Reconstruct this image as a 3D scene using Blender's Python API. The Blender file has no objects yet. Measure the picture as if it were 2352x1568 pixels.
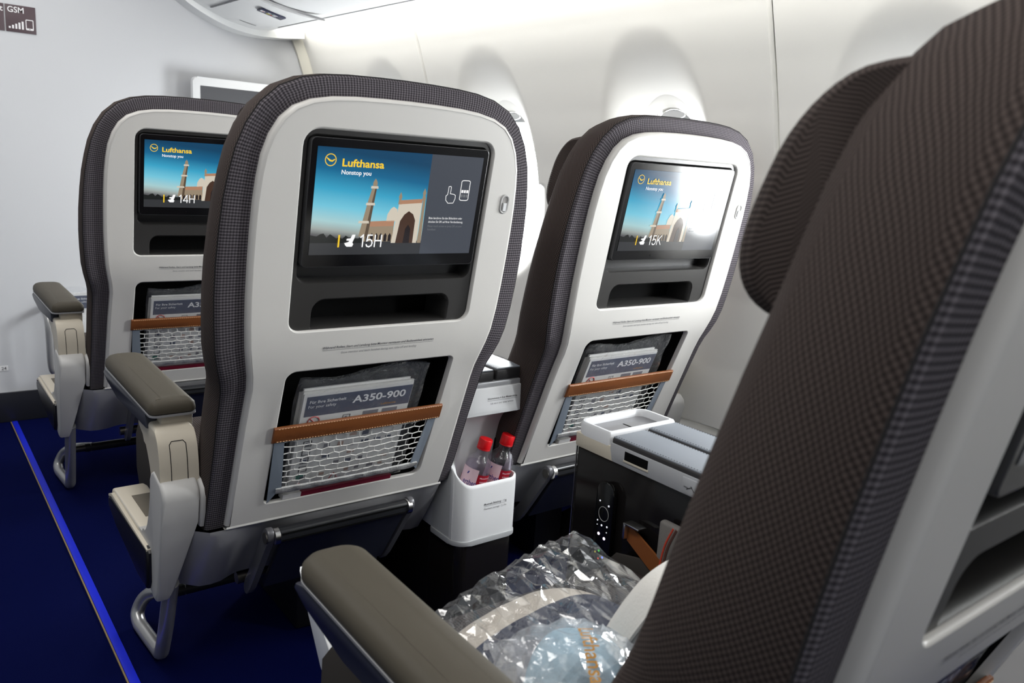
import bpy, bmesh, math, random
from mathutils import Vector, Matrix
from mathutils.geometry import delaunay_2d_cdt
from bisect import bisect_right

random.seed(7)
SC = bpy.context.scene
COL = SC.collection
PI = math.pi

# ------------------------------------------------------------------ camera
CAM_R = ((0.7937587433518244, -0.6049838496936841, 0.06278215480805392),
         (-0.07755423207518929, -0.203047657952103, -0.9760927157229448),
         (0.6032680983109918, 0.7699131056229499, -0.20808991169747776))
cam_d = bpy.data.cameras.new('camera')
cam_d.sensor_width = 36.0
cam_d.lens = 28.2865
cam_d.clip_start = 0.02
cam_d.dof.use_dof = True
cam_d.dof.focus_distance = 1.55
cam_d.dof.aperture_fstop = 9.0
cam = bpy.data.objects.new('camera', cam_d)
COL.objects.link(cam)
r_, d_, f_ = CAM_R
cam.matrix_world = Matrix(((r_[0], -d_[0], -f_[0], 0.0), (r_[1], -d_[1], -f_[1], 0.0),
                           (r_[2], -d_[2], -f_[2], 0.975), (0, 0, 0, 1)))
SC.camera = cam

# ------------------------------------------------------------------ world, lights, exposure
W = bpy.data.worlds.new('world')
SC.world = W
W.use_nodes = True
W.node_tree.nodes['Background'].inputs[0].default_value = (0.86, 0.93, 1.0, 1)
W.node_tree.nodes['Background'].inputs[1].default_value = 0.32
SC.view_settings.view_transform = 'Standard'
SC.view_settings.look = 'None'
SC.view_settings.gamma = 1.0
SC.view_settings.use_curve_mapping = False
SC.view_settings.exposure = 0.0
SC.cycles.max_bounces = 8
SC.cycles.transparent_max_bounces = 12
SC.cycles.sample_clamp_indirect = 6.0
SC.cycles.caustics_reflective = False
SC.cycles.caustics_refractive = False

def area_light(name, loc, rot, sx, sy, power, col=(1, 1, 1)):
    l = bpy.data.lights.new(name, 'AREA')
    l.shape = 'RECTANGLE'
    l.size, l.size_y = sx, sy
    l.energy = power
    l.color = col
    o = bpy.data.objects.new(name, l)
    o.location = loc
    o.rotation_euler = rot
    COL.objects.link(o)
    return o

CEIL_W = 34.0
area_light('aisle_ceiling_light', (0.02, 1.0, 2.03), (0, 0, 0), 0.34, 4.2, CEIL_W, (1.0, 0.97, 0.93))

# ------------------------------------------------------------------ materials
MATS = {}

def mat(name, col=(.8, .8, .8), rough=.5, metal=0.0, spec=.5, emis=None, estr=0.0, bump=None, coat=0.0, trans=0.0, ior=1.45, sheen=0.0):
    if name in MATS:
        return MATS[name]
    m = bpy.data.materials.new(name)
    m.use_nodes = True
    nt = m.node_tree
    b = nt.nodes['Principled BSDF']
    b.inputs['Base Color'].default_value = (*col, 1)
    b.inputs['Roughness'].default_value = rough
    b.inputs['Metallic'].default_value = metal
    b.inputs['Specular IOR Level'].default_value = spec
    b.inputs['Coat Weight'].default_value = coat
    b.inputs['Transmission Weight'].default_value = trans
    b.inputs['IOR'].default_value = ior
    if sheen:
        b.inputs['Sheen Weight'].default_value = sheen
    if emis:
        b.inputs['Emission Color'].default_value = (*emis, 1)
        b.inputs['Emission Strength'].default_value = estr
    if bump:
        scale, strength, dist = bump
        n = nt.nodes.new('ShaderNodeTexNoise')
        n.inputs['Scale'].default_value = scale
        n.inputs['Detail'].default_value = 3
        tc = nt.nodes.new('ShaderNodeTexCoord')
        nt.links.new(tc.outputs['Object'], n.inputs['Vector'])
        bm_ = nt.nodes.new('ShaderNodeBump')
        bm_.inputs['Strength'].default_value = strength
        bm_.inputs['Distance'].default_value = dist
        nt.links.new(n.outputs['Fac'], bm_.inputs['Height'])
        nt.links.new(bm_.outputs['Normal'], b.inputs['Normal'])
    MATS[name] = m
    return m

def N(nt, kind, **kw):
    n = nt.nodes.new(kind)
    for k, v in kw.items():
        setattr(n, k, v)
    return n

def math_node(nt, op, a, b=None):
    n = nt.nodes.new('ShaderNodeMath')
    n.operation = op
    for i, s in enumerate((a, b)):
        if s is None:
            continue
        if isinstance(s, (int, float)):
            n.inputs[i].default_value = s
        else:
            nt.links.new(s, n.inputs[i])
    return n.outputs[0]

def weave(name, dark, light, period=.0044, rib=.35, rough=.85, bumpd=.0006, coord='UV', diag=0.0):
    """staggered knit dots on ribs, driven by the surface's own metre coordinates"""
    m = mat(name, dark, rough, spec=.15)
    nt = m.node_tree
    b = nt.nodes['Principled BSDF']
    tc = nt.nodes.new('ShaderNodeTexCoord')
    sp = nt.nodes.new('ShaderNodeSeparateXYZ')
    nt.links.new(tc.outputs[coord], sp.inputs[0])
    u, v = sp.outputs[0], sp.outputs[1]
    if diag:
        u, v = math_node(nt, 'MULTIPLY', math_node(nt, 'ADD', u, math_node(nt, 'MULTIPLY', v, diag)), .75), math_node(nt, 'MULTIPLY', math_node(nt, 'SUBTRACT', v, math_node(nt, 'MULTIPLY', u, diag)), .75)
    k = 2 * PI / period
    row = math_node(nt, 'SINE', math_node(nt, 'MULTIPLY', u, k))
    s1 = math_node(nt, 'SINE', math_node(nt, 'MULTIPLY', math_node(nt, 'ADD', u, v), k * .5))
    s2 = math_node(nt, 'SINE', math_node(nt, 'MULTIPLY', math_node(nt, 'SUBTRACT', u, v), k * .5))
    dots = math_node(nt, 'ADD', math_node(nt, 'MULTIPLY', math_node(nt, 'MULTIPLY', s1, s2), .5), .5)
    hgt = math_node(nt, 'ADD', math_node(nt, 'MULTIPLY', dots, 1 - rib), math_node(nt, 'MULTIPLY', math_node(nt, 'ADD', math_node(nt, 'MULTIPLY', row, .5), .5), rib))
    hp = math_node(nt, 'POWER', hgt, 1.6)
    mx = nt.nodes.new('ShaderNodeMix')
    mx.data_type = 'RGBA'
    mx.inputs['A'].default_value = (*dark, 1)
    mx.inputs['B'].default_value = (*light, 1)
    nt.links.new(hp, mx.inputs['Factor'])
    nt.links.new(mx.outputs['Result'], b.inputs['Base Color'])
    bp = nt.nodes.new('ShaderNodeBump')
    bp.inputs['Strength'].default_value = .8
    bp.inputs['Distance'].default_value = bumpd
    nt.links.new(hgt, bp.inputs['Height'])
    nt.links.new(bp.outputs['Normal'], b.inputs['Normal'])
    return m

def plastic_film(name, tint=(.96, .97, .98), base=.07, bumps=55, milky=.05, rough=.12, bstr=.9):
    """crinkled clear film: mostly see-through, glossy at its folds"""
    m = bpy.data.materials.new(name)
    m.use_nodes = True
    nt = m.node_tree
    nt.nodes.remove(nt.nodes['Principled BSDF'])
    out = nt.nodes['Material Output']
    tr = N(nt, 'ShaderNodeBsdfTransparent')
    tr.inputs[0].default_value = (*tint, 1)
    gl = N(nt, 'ShaderNodeBsdfGlossy')
    gl.inputs['Roughness'].default_value = rough
    df = N(nt, 'ShaderNodeBsdfDiffuse')
    df.inputs[0].default_value = (.75, .78, .82, 1)
    nz = N(nt, 'ShaderNodeTexNoise')
    nz.inputs['Scale'].default_value = bumps
    nz.inputs['Detail'].default_value = 4
    nz.inputs['Distortion'].default_value = 1.2
    tc = N(nt, 'ShaderNodeTexCoord')
    nt.links.new(tc.outputs['Object'], nz.inputs['Vector'])
    bp = N(nt, 'ShaderNodeBump')
    bp.inputs['Strength'].default_value = bstr
    bp.inputs['Distance'].default_value = .006
    nt.links.new(nz.outputs['Fac'], bp.inputs['Height'])
    nt.links.new(bp.outputs['Normal'], gl.inputs['Normal'])
    fr = N(nt, 'ShaderNodeLayerWeight')
    nt.links.new(bp.outputs['Normal'], fr.inputs['Normal'])
    fac = math_node(nt, 'ADD', math_node(nt, 'MULTIPLY', math_node(nt, 'POWER', fr.outputs['Facing'], 4.0), .6), base)
    m1 = N(nt, 'ShaderNodeMixShader')
    m1.inputs[0].default_value = milky
    nt.links.new(tr.outputs[0], m1.inputs[1])
    nt.links.new(df.outputs[0], m1.inputs[2])
    m2 = N(nt, 'ShaderNodeMixShader')
    nt.links.new(fac, m2.inputs[0])
    nt.links.new(m1.outputs[0], m2.inputs[1])
    nt.links.new(gl.outputs[0], m2.inputs[2])
    nt.links.new(m2.outputs[0], out.inputs[0])
    MATS[name] = m
    return m

M_WALL = mat('sidewall_white', (.79, .78, .745), .45)
M_BULK = mat('bulkhead_laminate', (.575, .585, .605), .42, bump=(260, .05, .002))
M_BIN = mat('bin_white', (.82, .83, .83), .4)
M_BASE = mat('baseboard_dark', (.016, .017, .022), .3)
M_SHELL = mat('shell_plastic', (.66, .645, .615), .38, bump=(420, .04, .001))
M_SHROUD = mat('shroud_grey', (.36, .36, .37), .32, metal=.35)
M_CREAM = mat('cream_plastic', (.56, .51, .42), .42)
M_LGREY = mat('light_grey_plastic', (.47, .465, .455), .42)
M_WHITE = mat('white_plastic', (.74, .75, .76), .35)
M_PAD = mat('olive_leather', (.060, .052, .038), .6, spec=.3, bump=(700, .12, .001))
M_NAVY = mat('navy_trim', (.02, .022, .035), .35)
M_BLACK = mat('black_plastic', (.006, .006, .007), .35)
M_PIANO = mat('gloss_black', (.008, .007, .007), .12, spec=.35)
M_RECESS = mat('recess_charcoal', (.030, .029, .028), .36, bump=(900, .06, .001))
M_DEEP = mat('deep_black', (.003, .003, .003), .7, spec=.1)
M_CHROME = mat('satin_metal', (.62, .61, .60), .25, metal=1.0)
M_TUBE = mat('painted_tube', (.42, .42, .42), .3, metal=.6)
M_STEEL = mat('dark_steel', (.18, .17, .155), .3, metal=.9)
M_BAR = mat('footbar_black', (.018, .019, .022), .28)
M_GLASS = mat('monitor_glass', (.004, .004, .005), .13, spec=.5)
M_LEATHER = mat('tan_leather', (.215, .068, .017), .5, bump=(500, .15, .001))
M_STITCH = mat('stitch_thread', (.72, .45, .24), .7)
M_CORD = mat('net_cord', (.74, .73, .70), .7)
M_WEB = mat('grey_webbing', (.20, .235, .28), .6, bump=(1200, .2, .0006))
M_HEM = mat('silver_hem', (.50, .50, .49), .5, bump=(240, .5, .003))
M_PAPER = mat('paper_white', (.78, .77, .75), .4)
M_PAGES = mat('paper_pages', (.70, .69, .66), .6)
M_NAVYP = mat('navy_print', (.075, .088, .135), .35)
M_REDP = mat('dark_red_print', (.17, .012, .028), .35)
M_PRED = mat('red_print', (.55, .04, .04), .4)
M_PGREEN = mat('green_print', (.04, .30, .22), .4)
M_PGREY = mat('grey_print', (.22, .21, .24), .4)
M_PSKIN = mat('pale_print', (.52, .36, .30), .4)
M_PINK = mat('ink_black', (.03, .03, .035), .5)
M_TEXT = mat('grey_lettering', (.10, .10, .11), .6)
M_TEXT2 = mat('pale_lettering', (.24, .24, .25), .6)
M_EMB = mat('embossed_leather', (.16, .05, .014), .5)
M_WPRINT = mat('white_print', (.85, .85, .86), .4)
M_OPRINT = mat('orange_print', (.50, .22, .03), .4)
M_GREYL = mat('grey_leather', (.20, .22, .25), .45, bump=(900, .1, .0006))
M_LSIDE = mat('dark_leather_side', (.030, .029, .030), .45)
M_SILVER = mat('silver_plastic', (.46, .47, .49), .35, metal=.25)
M_TRAY = mat('tray_gloss', (.16, .16, .17), .12)
M_FELT = mat('grey_felt', (.17, .16, .15), .95, bump=(900, .5, .002))
M_ORANGE = mat('orange_trim', (.55, .06, .03), .6)
M_CARPET = mat('blue_carpet', (.0012, .003, .040), .95, spec=.04, bump=(1500, .6, .003))
M_STRIP = mat('floor_strip_blue', (.006, .016, .50), .45, spec=.2)
M_GOLD = mat('strip_edge', (.20, .14, .06), .5)
M_SIGN = mat('sign_mauve', (.085, .058, .066), .5)
M_SIGNW = mat('sign_white', (.78, .77, .78), .5)
M_CAP = mat('red_cap', (.62, .006, .010), .32)
M_LABEL = mat('label_red', (.30, .008, .020), .35)
M_LABELW = mat('label_pink', (.80, .58, .64), .35)
M_LABELB = mat('label_blue', (.05, .05, .25), .35)
M_PILLOW = mat('pillow_white', (.72, .70, .66), .85, bump=(300, .2, .002))
M_LBLUE = mat('light_blue_cloth', (.28, .48, .60), .8, bump=(80, .5, .01))
M_LENS = mat('lamp_lens', (.62, .62, .62), .2)
M_COVE = mat('cove_light', (1, 1, 1), .5, emis=(1.0, .98, .93), estr=16.0)
M_PANE = mat('daylight_pane', (1, 1, 1), .4, emis=(.95, .98, 1.0), estr=42.0)
M_SEAM = mat('seam_dark', (.012, .011, .012), .9)
M_LED = mat('key_white', (.3, .3, .3), .4, emis=(.9, .92, 1), estr=.7)
M_LEDP = mat('key_lilac', (.5, .5, .5), .4, emis=(.9, .75, 1), estr=2.2)
M_LEDG = mat('key_green', (.1, .5, .1), .4, emis=(.05, .8, .1), estr=.8)
M_LEDB = mat('key_blue', (.1, .1, .5), .4, emis=(.03, .15, 1), estr=.9)
M_LEDY = mat('key_yellow', (.5, .5, .1), .4, emis=(.6, .5, .05), estr=.7)
M_LEDR = mat('key_red', (.5, .1, .1), .4, emis=(.9, .05, .02), estr=.6)
M_FAB = weave('seat_fabric', (.018, .016, .019), (.21, .19, .21))
M_FABS = weave('seat_side_fabric', (.020, .0148, .0135), (.096, .074, .067), rib=.40, diag=1.1)
M_CUSH = weave('cushion_fabric', (.022, .017, .016), (.085, .070, .066), rib=.6)
M_HEAD = weave('headrest_fabric', (.020, .0148, .0135), (.088, .068, .061), rib=.55)
M_FILM = plastic_film('clear_film')
M_FILM2 = plastic_film('clear_film_bag', base=.16, bumps=30, milky=.05, rough=.10, bstr=.35)
M_FILM3 = plastic_film('milky_film_bag', base=.12, bumps=30, milky=.26, rough=.12, bstr=.4)

M_PET = plastic_film('clear_bottle', tint=(.96, .95, .98), base=.06, bumps=60, milky=.03, rough=.05, bstr=.15)
M_WATER = plastic_film('bottle_water', tint=(.93, .90, .95), base=.02, bumps=20, milky=.02, rough=.05, bstr=.05)

def screen_mat(name, col, s=1.0):
    return mat(name, (.004, .004, .005), .13, spec=.5, emis=col, estr=s)

# ------------------------------------------------------------------ mesh helpers
def link(o, parent=None):
    COL.objects.link(o)
    if parent is not None:
        o.parent = parent
    return o

def mesh_obj(name, verts, faces, m, parent=None, smooth=True, uvs=None, mats=None, fmat=None, loc=None):
    me = bpy.data.meshes.new(name)
    me.from_pydata([tuple(v) for v in verts], [], faces)
    for mm in (mats or [m]):
        me.materials.append(mm)
    if fmat:
        me.polygons.foreach_set('material_index', fmat)
    if uvs:
        ul = me.uv_layers.new(name='uv')
        for l in me.loops:
            ul.data[l.index].uv = uvs[l.vertex_index]
    if smooth:
        me.polygons.foreach_set('use_smooth', [True] * len(me.polygons))
        me.update()
        try:
            me.set_sharp_from_angle(angle=math.radians(38))
        except Exception:
            pass
    me.update()
    o = bpy.data.objects.new(name, me)
    if loc:
        o.location = loc
    return link(o, parent)

def bm_obj(name, bm, m, parent=None, smooth=True, loc=None):
    bmesh.ops.recalc_face_normals(bm, faces=bm.faces)
    me = bpy.data.meshes.new(name)
    bm.to_mesh(me)
    bm.free()
    me.materials.append(m)
    if smooth:
        me.polygons.foreach_set('use_smooth', [True] * len(me.polygons))
        me.update()
        me.set_sharp_from_angle(angle=math.radians(38))
    o = bpy.data.objects.new(name, me)
    if loc:
        o.location = loc
    return link(o, parent)

def box(name, x0, x1, y0, y1, z0, z1, m, parent=None, bev=.003, seg=2, loc=None):
    bm = bmesh.new()
    bmesh.ops.create_cube(bm, size=1)
    for v in bm.verts:
        v.co = Vector(((x0 + x1) / 2 + v.co.x * (x1 - x0), (y0 + y1) / 2 + v.co.y * (y1 - y0), (z0 + z1) / 2 + v.co.z * (z1 - z0)))
    if bev:
        bmesh.ops.bevel(bm, geom=bm.edges[:], offset=bev, segments=seg, profile=.5, affect='EDGES', clamp_overlap=True)
    return bm_obj(name, bm, m, parent, loc=loc)

def prism(name, poly, axis, a, b, m, parent=None, bev=.003, seg=2, bevel_ends_only=False, loc=None):
    """polygon extruded along an axis. axis 'x': poly is (y, z); 'y': (x, z); 'z': (x, y)"""
    def P(p, t):
        return {'x': (t, p[0], p[1]), 'y': (p[0], t, p[1]), 'z': (p[0], p[1], t)}[axis]
    bm = bmesh.new()
    v0 = [bm.verts.new(P(p, a)) for p in poly]
    v1 = [bm.verts.new(P(p, b)) for p in poly]
    n = len(poly)
    f0 = bm.faces.new(v0)
    f1 = bm.faces.new(v1[::-1])
    for i in range(n):
        bm.faces.new((v0[i], v1[i], v1[(i + 1) % n], v0[(i + 1) % n]))
    if bev:
        es = [e for e in bm.edges if len([f for f in e.link_faces if f in (f0, f1)]) == 1]
        bmesh.ops.bevel(bm, geom=es, offset=bev, segments=seg, profile=.5, affect='EDGES', clamp_overlap=True)
    bmesh.ops.recalc_face_normals(bm, faces=bm.faces)
    return bm_obj(name, bm, m, parent, loc=loc)

def arc_pts(c, r, a0, a1, n):
    return [(c[0] + r * math.cos(a0 + (a1 - a0) * i / n), c[1] + r * math.sin(a0 + (a1 - a0) * i / n)) for i in range(n + 1)]

def rr(x0, x1, z0, z1, r, n=6):
    """rounded rectangle, counter-clockwise; r one radius or (bl, br, tr, tl)"""
    bl, br, tr, tl = (r,) * 4 if isinstance(r, (int, float)) else r
    p = []
    p += arc_pts((x0 + bl, z0 + bl), bl, PI, 1.5 * PI, n)
    p += arc_pts((x1 - br, z0 + br), br, 1.5 * PI, 2 * PI, n)
    p += arc_pts((x1 - tr, z1 - tr), tr, 0, .5 * PI, n)
    p += arc_pts((x0 + tl, z1 - tl), tl, .5 * PI, PI, n)
    return p

def offset_loop(loop, d):
    """move a counter-clockwise closed loop outwards by d (negative: inwards)"""
    n = len(loop)
    out = []
    for i in range(n):
        a, b, c = loop[i - 1], loop[i], loop[(i + 1) % n]
        n1 = Vector((b[1] - a[1], -(b[0] - a[0])))
        n2 = Vector((c[1] - b[1], -(c[0] - b[0])))
        if n1.length < 1e-9: n1 = n2.copy()
        if n2.length < 1e-9: n2 = n1.copy()
        n1.normalize(); n2.normalize()
        nn = (n1 + n2)
        if nn.length < 1e-6: nn = n1
        nn.normalize()
        k = max(.5, nn.dot(n1))
        out.append((b[0] + nn.x * d / k, b[1] + nn.y * d / k))
    return out

def catmull(pts, n=8, closed=False):
    P = [Vector(p) for p in pts]
    out = []
    m = len(P)
    for i in range(m if closed else m - 1):
        p0 = P[(i - 1) % m] if (closed or i > 0) else P[0] * 2 - P[1]
        p1, p2 = P[i], P[(i + 1) % m]
        p3 = P[(i + 2) % m] if (closed or i + 2 < m) else P[-1] * 2 - P[-2]
        for k in range(n):
            t = k / n
            out.append(.5 * ((2 * p1) + (-p0 + p2) * t + (2 * p0 - 5 * p1 + 4 * p2 - p3) * t * t + (-p0 + 3 * p1 - 3 * p2 + p3) * t ** 3))
    if not closed:
        out.append(P[-1])
    return out

def tube_geo(pts, r, sides=10, closed=False, verts=None, faces=None, cap=True):
    verts = [] if verts is None else verts
    faces = [] if faces is None else faces
    P = [Vector(p) for p in pts]
    n = len(P)
    base = len(verts)
    up = None
    for i in range(n):
        if closed:
            t = (P[(i + 1) % n] - P[i - 1])
        else:
            t = P[min(i + 1, n - 1)] - P[max(i - 1, 0)]
        t.normalize()
        if up is None:
            up = Vector((0, 0, 1)) if abs(t.z) < .9 else Vector((1, 0, 0))
        up = (up - t * up.dot(t))
        if up.length < 1e-6:
            up = t.orthogonal()
        up.normalize()
        s = t.cross(up)
        rr_ = r[i] if isinstance(r, (list, tuple)) else r
        for k in range(sides):
            a = 2 * PI * k / sides
            verts.append(P[i] + (up * math.cos(a) + s * math.sin(a)) * rr_)
    for i in range(n if closed else n - 1):
        j = (i + 1) % n
        for k in range(sides):
            k2 = (k + 1) % sides
            faces.append((base + i * sides + k, base + i * sides + k2, base + j * sides + k2, base + j * sides + k))
    if cap and not closed:
        faces.append(tuple(base + k for k in range(sides))[::-1])
        faces.append(tuple(base + (n - 1) * sides + k for k in range(sides)))
    return verts, faces

def tube(name, pts, r, m, parent=None, sides=12, closed=False, loc=None):
    v, f = tube_geo(pts, r, sides, closed)
    return mesh_obj(name, v, f, m, parent, loc=loc)

def lathe_geo(profile, n=28, M=None, verts=None, faces=None):
    verts = [] if verts is None else verts
    faces = [] if faces is None else faces
    base = len(verts)
    for (r, z) in profile:
        for k in range(n):
            a = 2 * PI * k / n
            v = Vector((r * math.cos(a), r * math.sin(a), z))
            verts.append(M @ v if M else v)
    for i in range(len(profile) - 1):
        for k in range(n):
            k2 = (k + 1) % n
            faces.append((base + i * n + k, base + i * n + k2, base + (i + 1) * n + k2, base + (i + 1) * n + k))
    faces.append(tuple(base + k for k in range(n))[::-1])
    faces.append(tuple(base + (len(profile) - 1) * n + k for k in range(n)))
    return verts, faces

def lathe(name, profile, m, parent=None, n=28, M=None):
    v, f = lathe_geo(profile, n, M)
    return mesh_obj(name, v, f, m, parent)

def fill2d(outline, holes=(), grid=None):
    """constrained triangulation of a 2-D outline with holes -> points, triangles"""
    pts, edges = [], []
    loops = [list(outline)] + [list(h) for h in holes]
    for lp in loops:
        b = len(pts)
        pts += [Vector(p[:2]) for p in lp]
        edges += [(b + i, b + (i + 1) % len(lp)) for i in range(len(lp))]
    nl = len(pts)
    def inside(p, lp):
        c = False
        j = len(lp) - 1
        for i in range(len(lp)):
            a, b = lp[i], lp[j]
            if (a[1] > p[1]) != (b[1] > p[1]) and p[0] < (b[0] - a[0]) * (p[1] - a[1]) / (b[1] - a[1]) + a[0]:
                c = not c
            j = i
        return c
    if grid:
        xs = [p[0] for p in outline]; zs = [p[1] for p in outline]
        ring = [offset_loop(loops[0], -grid * .45)] + [offset_loop(h, grid * .45) for h in loops[1:]]
        z = min(zs) + grid / 2
        while z < max(zs):
            x = min(xs) + grid / 2
            while x < max(xs):
                if inside((x, z), ring[0]) and not any(inside((x, z), h) for h in ring[1:]):
                    pts.append(Vector((x, z)))
                x += grid
            z += grid
    vo, eo, fo, *_ = delaunay_2d_cdt(pts, edges, [], 0, 1e-7)
    tri = []
    for f in fo:
        c = sum((vo[i] for i in f), Vector((0, 0))) / len(f)
        if inside(c, loops[0]) and not any(inside(c, h) for h in loops[1:]):
            a, b, d = [vo[i] for i in f[:3]]
            if (b - a).cross(d - a) < 0:
                f = f[::-1]
            tri.append(tuple(f))
    return [(v.x, v.y) for v in vo], tri

def text_mesh(name, s, size, m, parent, M, bold=0.0, align='LEFT', shear=0.0, width=None, extrude=0.0, fit=None):
    cu = bpy.data.curves.new(name, 'FONT')
    cu.body = s
    cu.size = size
    cu.align_x = align
    cu.offset = bold * size
    cu.shear = shear
    cu.resolution_u = 3
    cu.extrude = extrude
    if width:
        cu.space_character = width
    tmp = bpy.data.objects.new('tmp', cu)
    COL.objects.link(tmp)
    bpy.context.view_layer.update()
    me = bpy.data.meshes.new_from_object(tmp.evaluated_get(bpy.context.evaluated_depsgraph_get()))
    bpy.data.objects.remove(tmp)
    if fit:
        xs = [v.co.x for v in me.vertices]
        w = max(xs) - min(xs)
        x0 = min(xs)
        for v in me.vertices:
            v.co.x = (v.co.x - x0) * fit / w
    me.transform(M)
    me.materials.clear()
    me.materials.append(m)
    me.name = name
    return link(bpy.data.objects.new(name, me), parent)

def empty(name, loc=(0, 0, 0), rz=0.0):
    o = bpy.data.objects.new(name, None)
    o.location = loc
    o.rotation_euler = (0, 0, rz)
    o.empty_display_size = .05
    return link(o)

def tag(o, label=None, cat=None, group=None, kind=None):
    if label: o['label'] = label
    if cat: o['category'] = cat
    if group: o['group'] = group
    if kind: o['kind'] = kind
    return o

def copy_tree(o, parent=None):
    c = o.copy()
    link(c, parent)
    for ch in list(o.children):
        copy_tree(ch, c)
    return c

def interp(tab, z):
    zs = [t[0] for t in tab]
    i = min(max(bisect_right(zs, z) - 1, 0), len(tab) - 2)
    a, b = tab[i], tab[i + 1]
    return a[1] + (b[1] - a[1]) * (z - a[0]) / (b[0] - a[0])

# ================================================================== SETTING
TAPER = .055
YB = 3.199

floor = mesh_obj('floor', [(-1.6, -1.5, 0), (1.75, -1.5, 0), (1.75, YB, 0), (-1.6, YB, 0)], [(0, 1, 2, 3)], M_CARPET, smooth=False)
tag(floor, 'dark blue carpet floor of the cabin', kind='structure')

strip = empty('floor_path_strip', (0, 0, 0))
tag(strip, 'bright blue path marking strip running along the aisle carpet', 'floor strip')
box('strip', .288, .305, -1.2, YB - .02, .0005, .004, M_STRIP, strip, bev=.0012)
box('strip_edge', .2845, .2875, -1.2, YB - .02, .0005, .003, M_GOLD, strip, bev=0)

wf = box('wall_front', -1.6, 1.60, YB, YB + .03, .0, 2.15, M_BULK, bev=0)
tag(wf, 'pale grey front bulkhead partition', kind='structure')
bb = box('baseboard_front', -1.6, 1.58, YB - .012, YB, 0, .106, M_BASE, bev=.002)
tag(bb, 'dark baseboard along the bulkhead', kind='structure')

# side wall cross-section x(z), at y = 1.1
PROF = [(0, 1.60), (.1, 1.625), (.34, 1.650), (.36, 1.652), (.52, 1.652), (.7, 1.640), (.85, 1.620), (1.0, 1.592), (1.14, 1.555), (1.24, 1.524), (1.353, 1.486), (1.45, 1.446), (1.56, 1.395), (1.66, 1.34)]
WIN_Y = [2.66, 2.09, 1.455, .815, .175]
WZ = .935          # pane centre height
PA, PB = .125, .228   # pane semi axes
WDEP = .075

def rec_depth(y, z):
    d = 0.0
    for yw in WIN_Y:
        if abs(y - yw) > .3:
            continue
        dy_, dz_ = y - yw, z - WZ
        ang = math.atan2(dz_, dy_)
        r = math.hypot(dy_, dz_)
        c, s = math.cos(ang), math.sin(ang)
        ri = 1 / math.sqrt((c / PA) ** 2 + (s / PB) ** 2)
        oz = .400 if s > 0 else .315
        oy = .185 if s > 0 else .215
        pe = 2.45 if s > 0 else 2.0
        ro = 1 / ((abs(c) / oy) ** pe + (abs(s) / oz) ** pe) ** (1 / pe)
        if r < ro:
            t = max(0.0, (ro - r) / (ro - ri))
            t = min(t, 1.0)
            d = max(d, WDEP * (t ** 1.6))
    return d

def wall_x(y, z):
    return interp(PROF, z) - TAPER * (y - 1.1)

wr = empty('wall_right', (0, 0, 0))
tag(wr, 'cream white cabin side wall with window recesses', kind='structure')
ys = [-1.5, 3.25]
v = []
for y in ys:
    for z, x in PROF:
        v.append((x + .12 - TAPER * (y - 1.1), y, z))
n = len(PROF)
mesh_obj('seam_light_block', v, [(i, i + 1, n + i + 1, n + i) for i in range(n - 1)], M_WALL, wr)  # backing sheet added behind the panels to stop world light leaking through seams

SEAMS = [-1.45, -.05, 1.105, 2.40, 3.19]
for a, b in zip(SEAMS[:-1], SEAMS[1:]):
    ny = max(2, int((b - a) / .0068))
    zs = []
    z = .36
    while z < 1.655:
        zs.append(z)
        z += .0068
    verts, idx, faces = [], {}, []
    for i in range(ny + 1):
        y = a + .0012 + (b - a - .0024) * i / ny
        e = min(i, ny - i)
        for j, z in enumerate(zs):
            x = wall_x(y, z) + rec_depth(y, z)
            if e == 0: x += .008
            # pull grid points near the pane edge onto it
            yy, zz = y, z
            for yw in WIN_Y:
                q = math.hypot((y - yw) / PA, (z - WZ) / PB)
                if .96 < q < 1.04:
                    yy = yw + (y - yw) / q
                    zz = WZ + (z - WZ) / q
                    x = wall_x(yy, zz) + WDEP
            idx[i, j] = len(verts)
            verts.append((x, yy, zz))
    for i in range(ny):
        for j in range(len(zs) - 1):
            q4 = [idx[i, j], idx[i + 1, j], idx[i + 1, j + 1], idx[i, j + 1]]
            cy = sum(verts[k][1] for k in q4) / 4
            cz = sum(verts[k][2] for k in q4) / 4
            if any(math.hypot((cy - yw) / PA, (cz - WZ) / PB) < .985 for yw in WIN_Y):
                continue
            faces.append(tuple(q4))
    mesh_obj('wall_panel', verts, faces, M_WALL, wr)
# lower dado panel
v = []
lo = [p for p in PROF if p[0] <= .34]
for y in ys:
    for z, x in lo:
        v.append((x + .006 - TAPER * (y - 1.1), y, z))
    v.append((interp(PROF, .352) + .02 - TAPER * (y - 1.1), y, .352))
n = len(lo) + 1
mesh_obj('dado_panel', v, [(i, i + 1, n + i + 1, n + i) for i in range(n - 1)], M_LGREY, wr)
# corner trim where wall meets the bulkhead
cz = [(.36 + i * .05) for i in range(26)]
tv, tf = [], []
for z in cz:
    x = wall_x(YB, z)
    tv += [(x - .034, YB - .002, z), (x - .034, YB - .014, z), (x - .008, YB - .03, z), (x + .01, YB - .03, z)]
for i in range(len(cz) - 1):
    for k in range(3):
        tf.append((i * 4 + k, i * 4 + k + 1, i * 4 + k + 5, i * 4 + k + 4))
ct = mesh_obj('trim_1', tv, tf, mat('corner_trim', (.70, .68, .60), .5))
tag(ct, 'cream corner trim between bulkhead and side wall', kind='structure')

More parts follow.
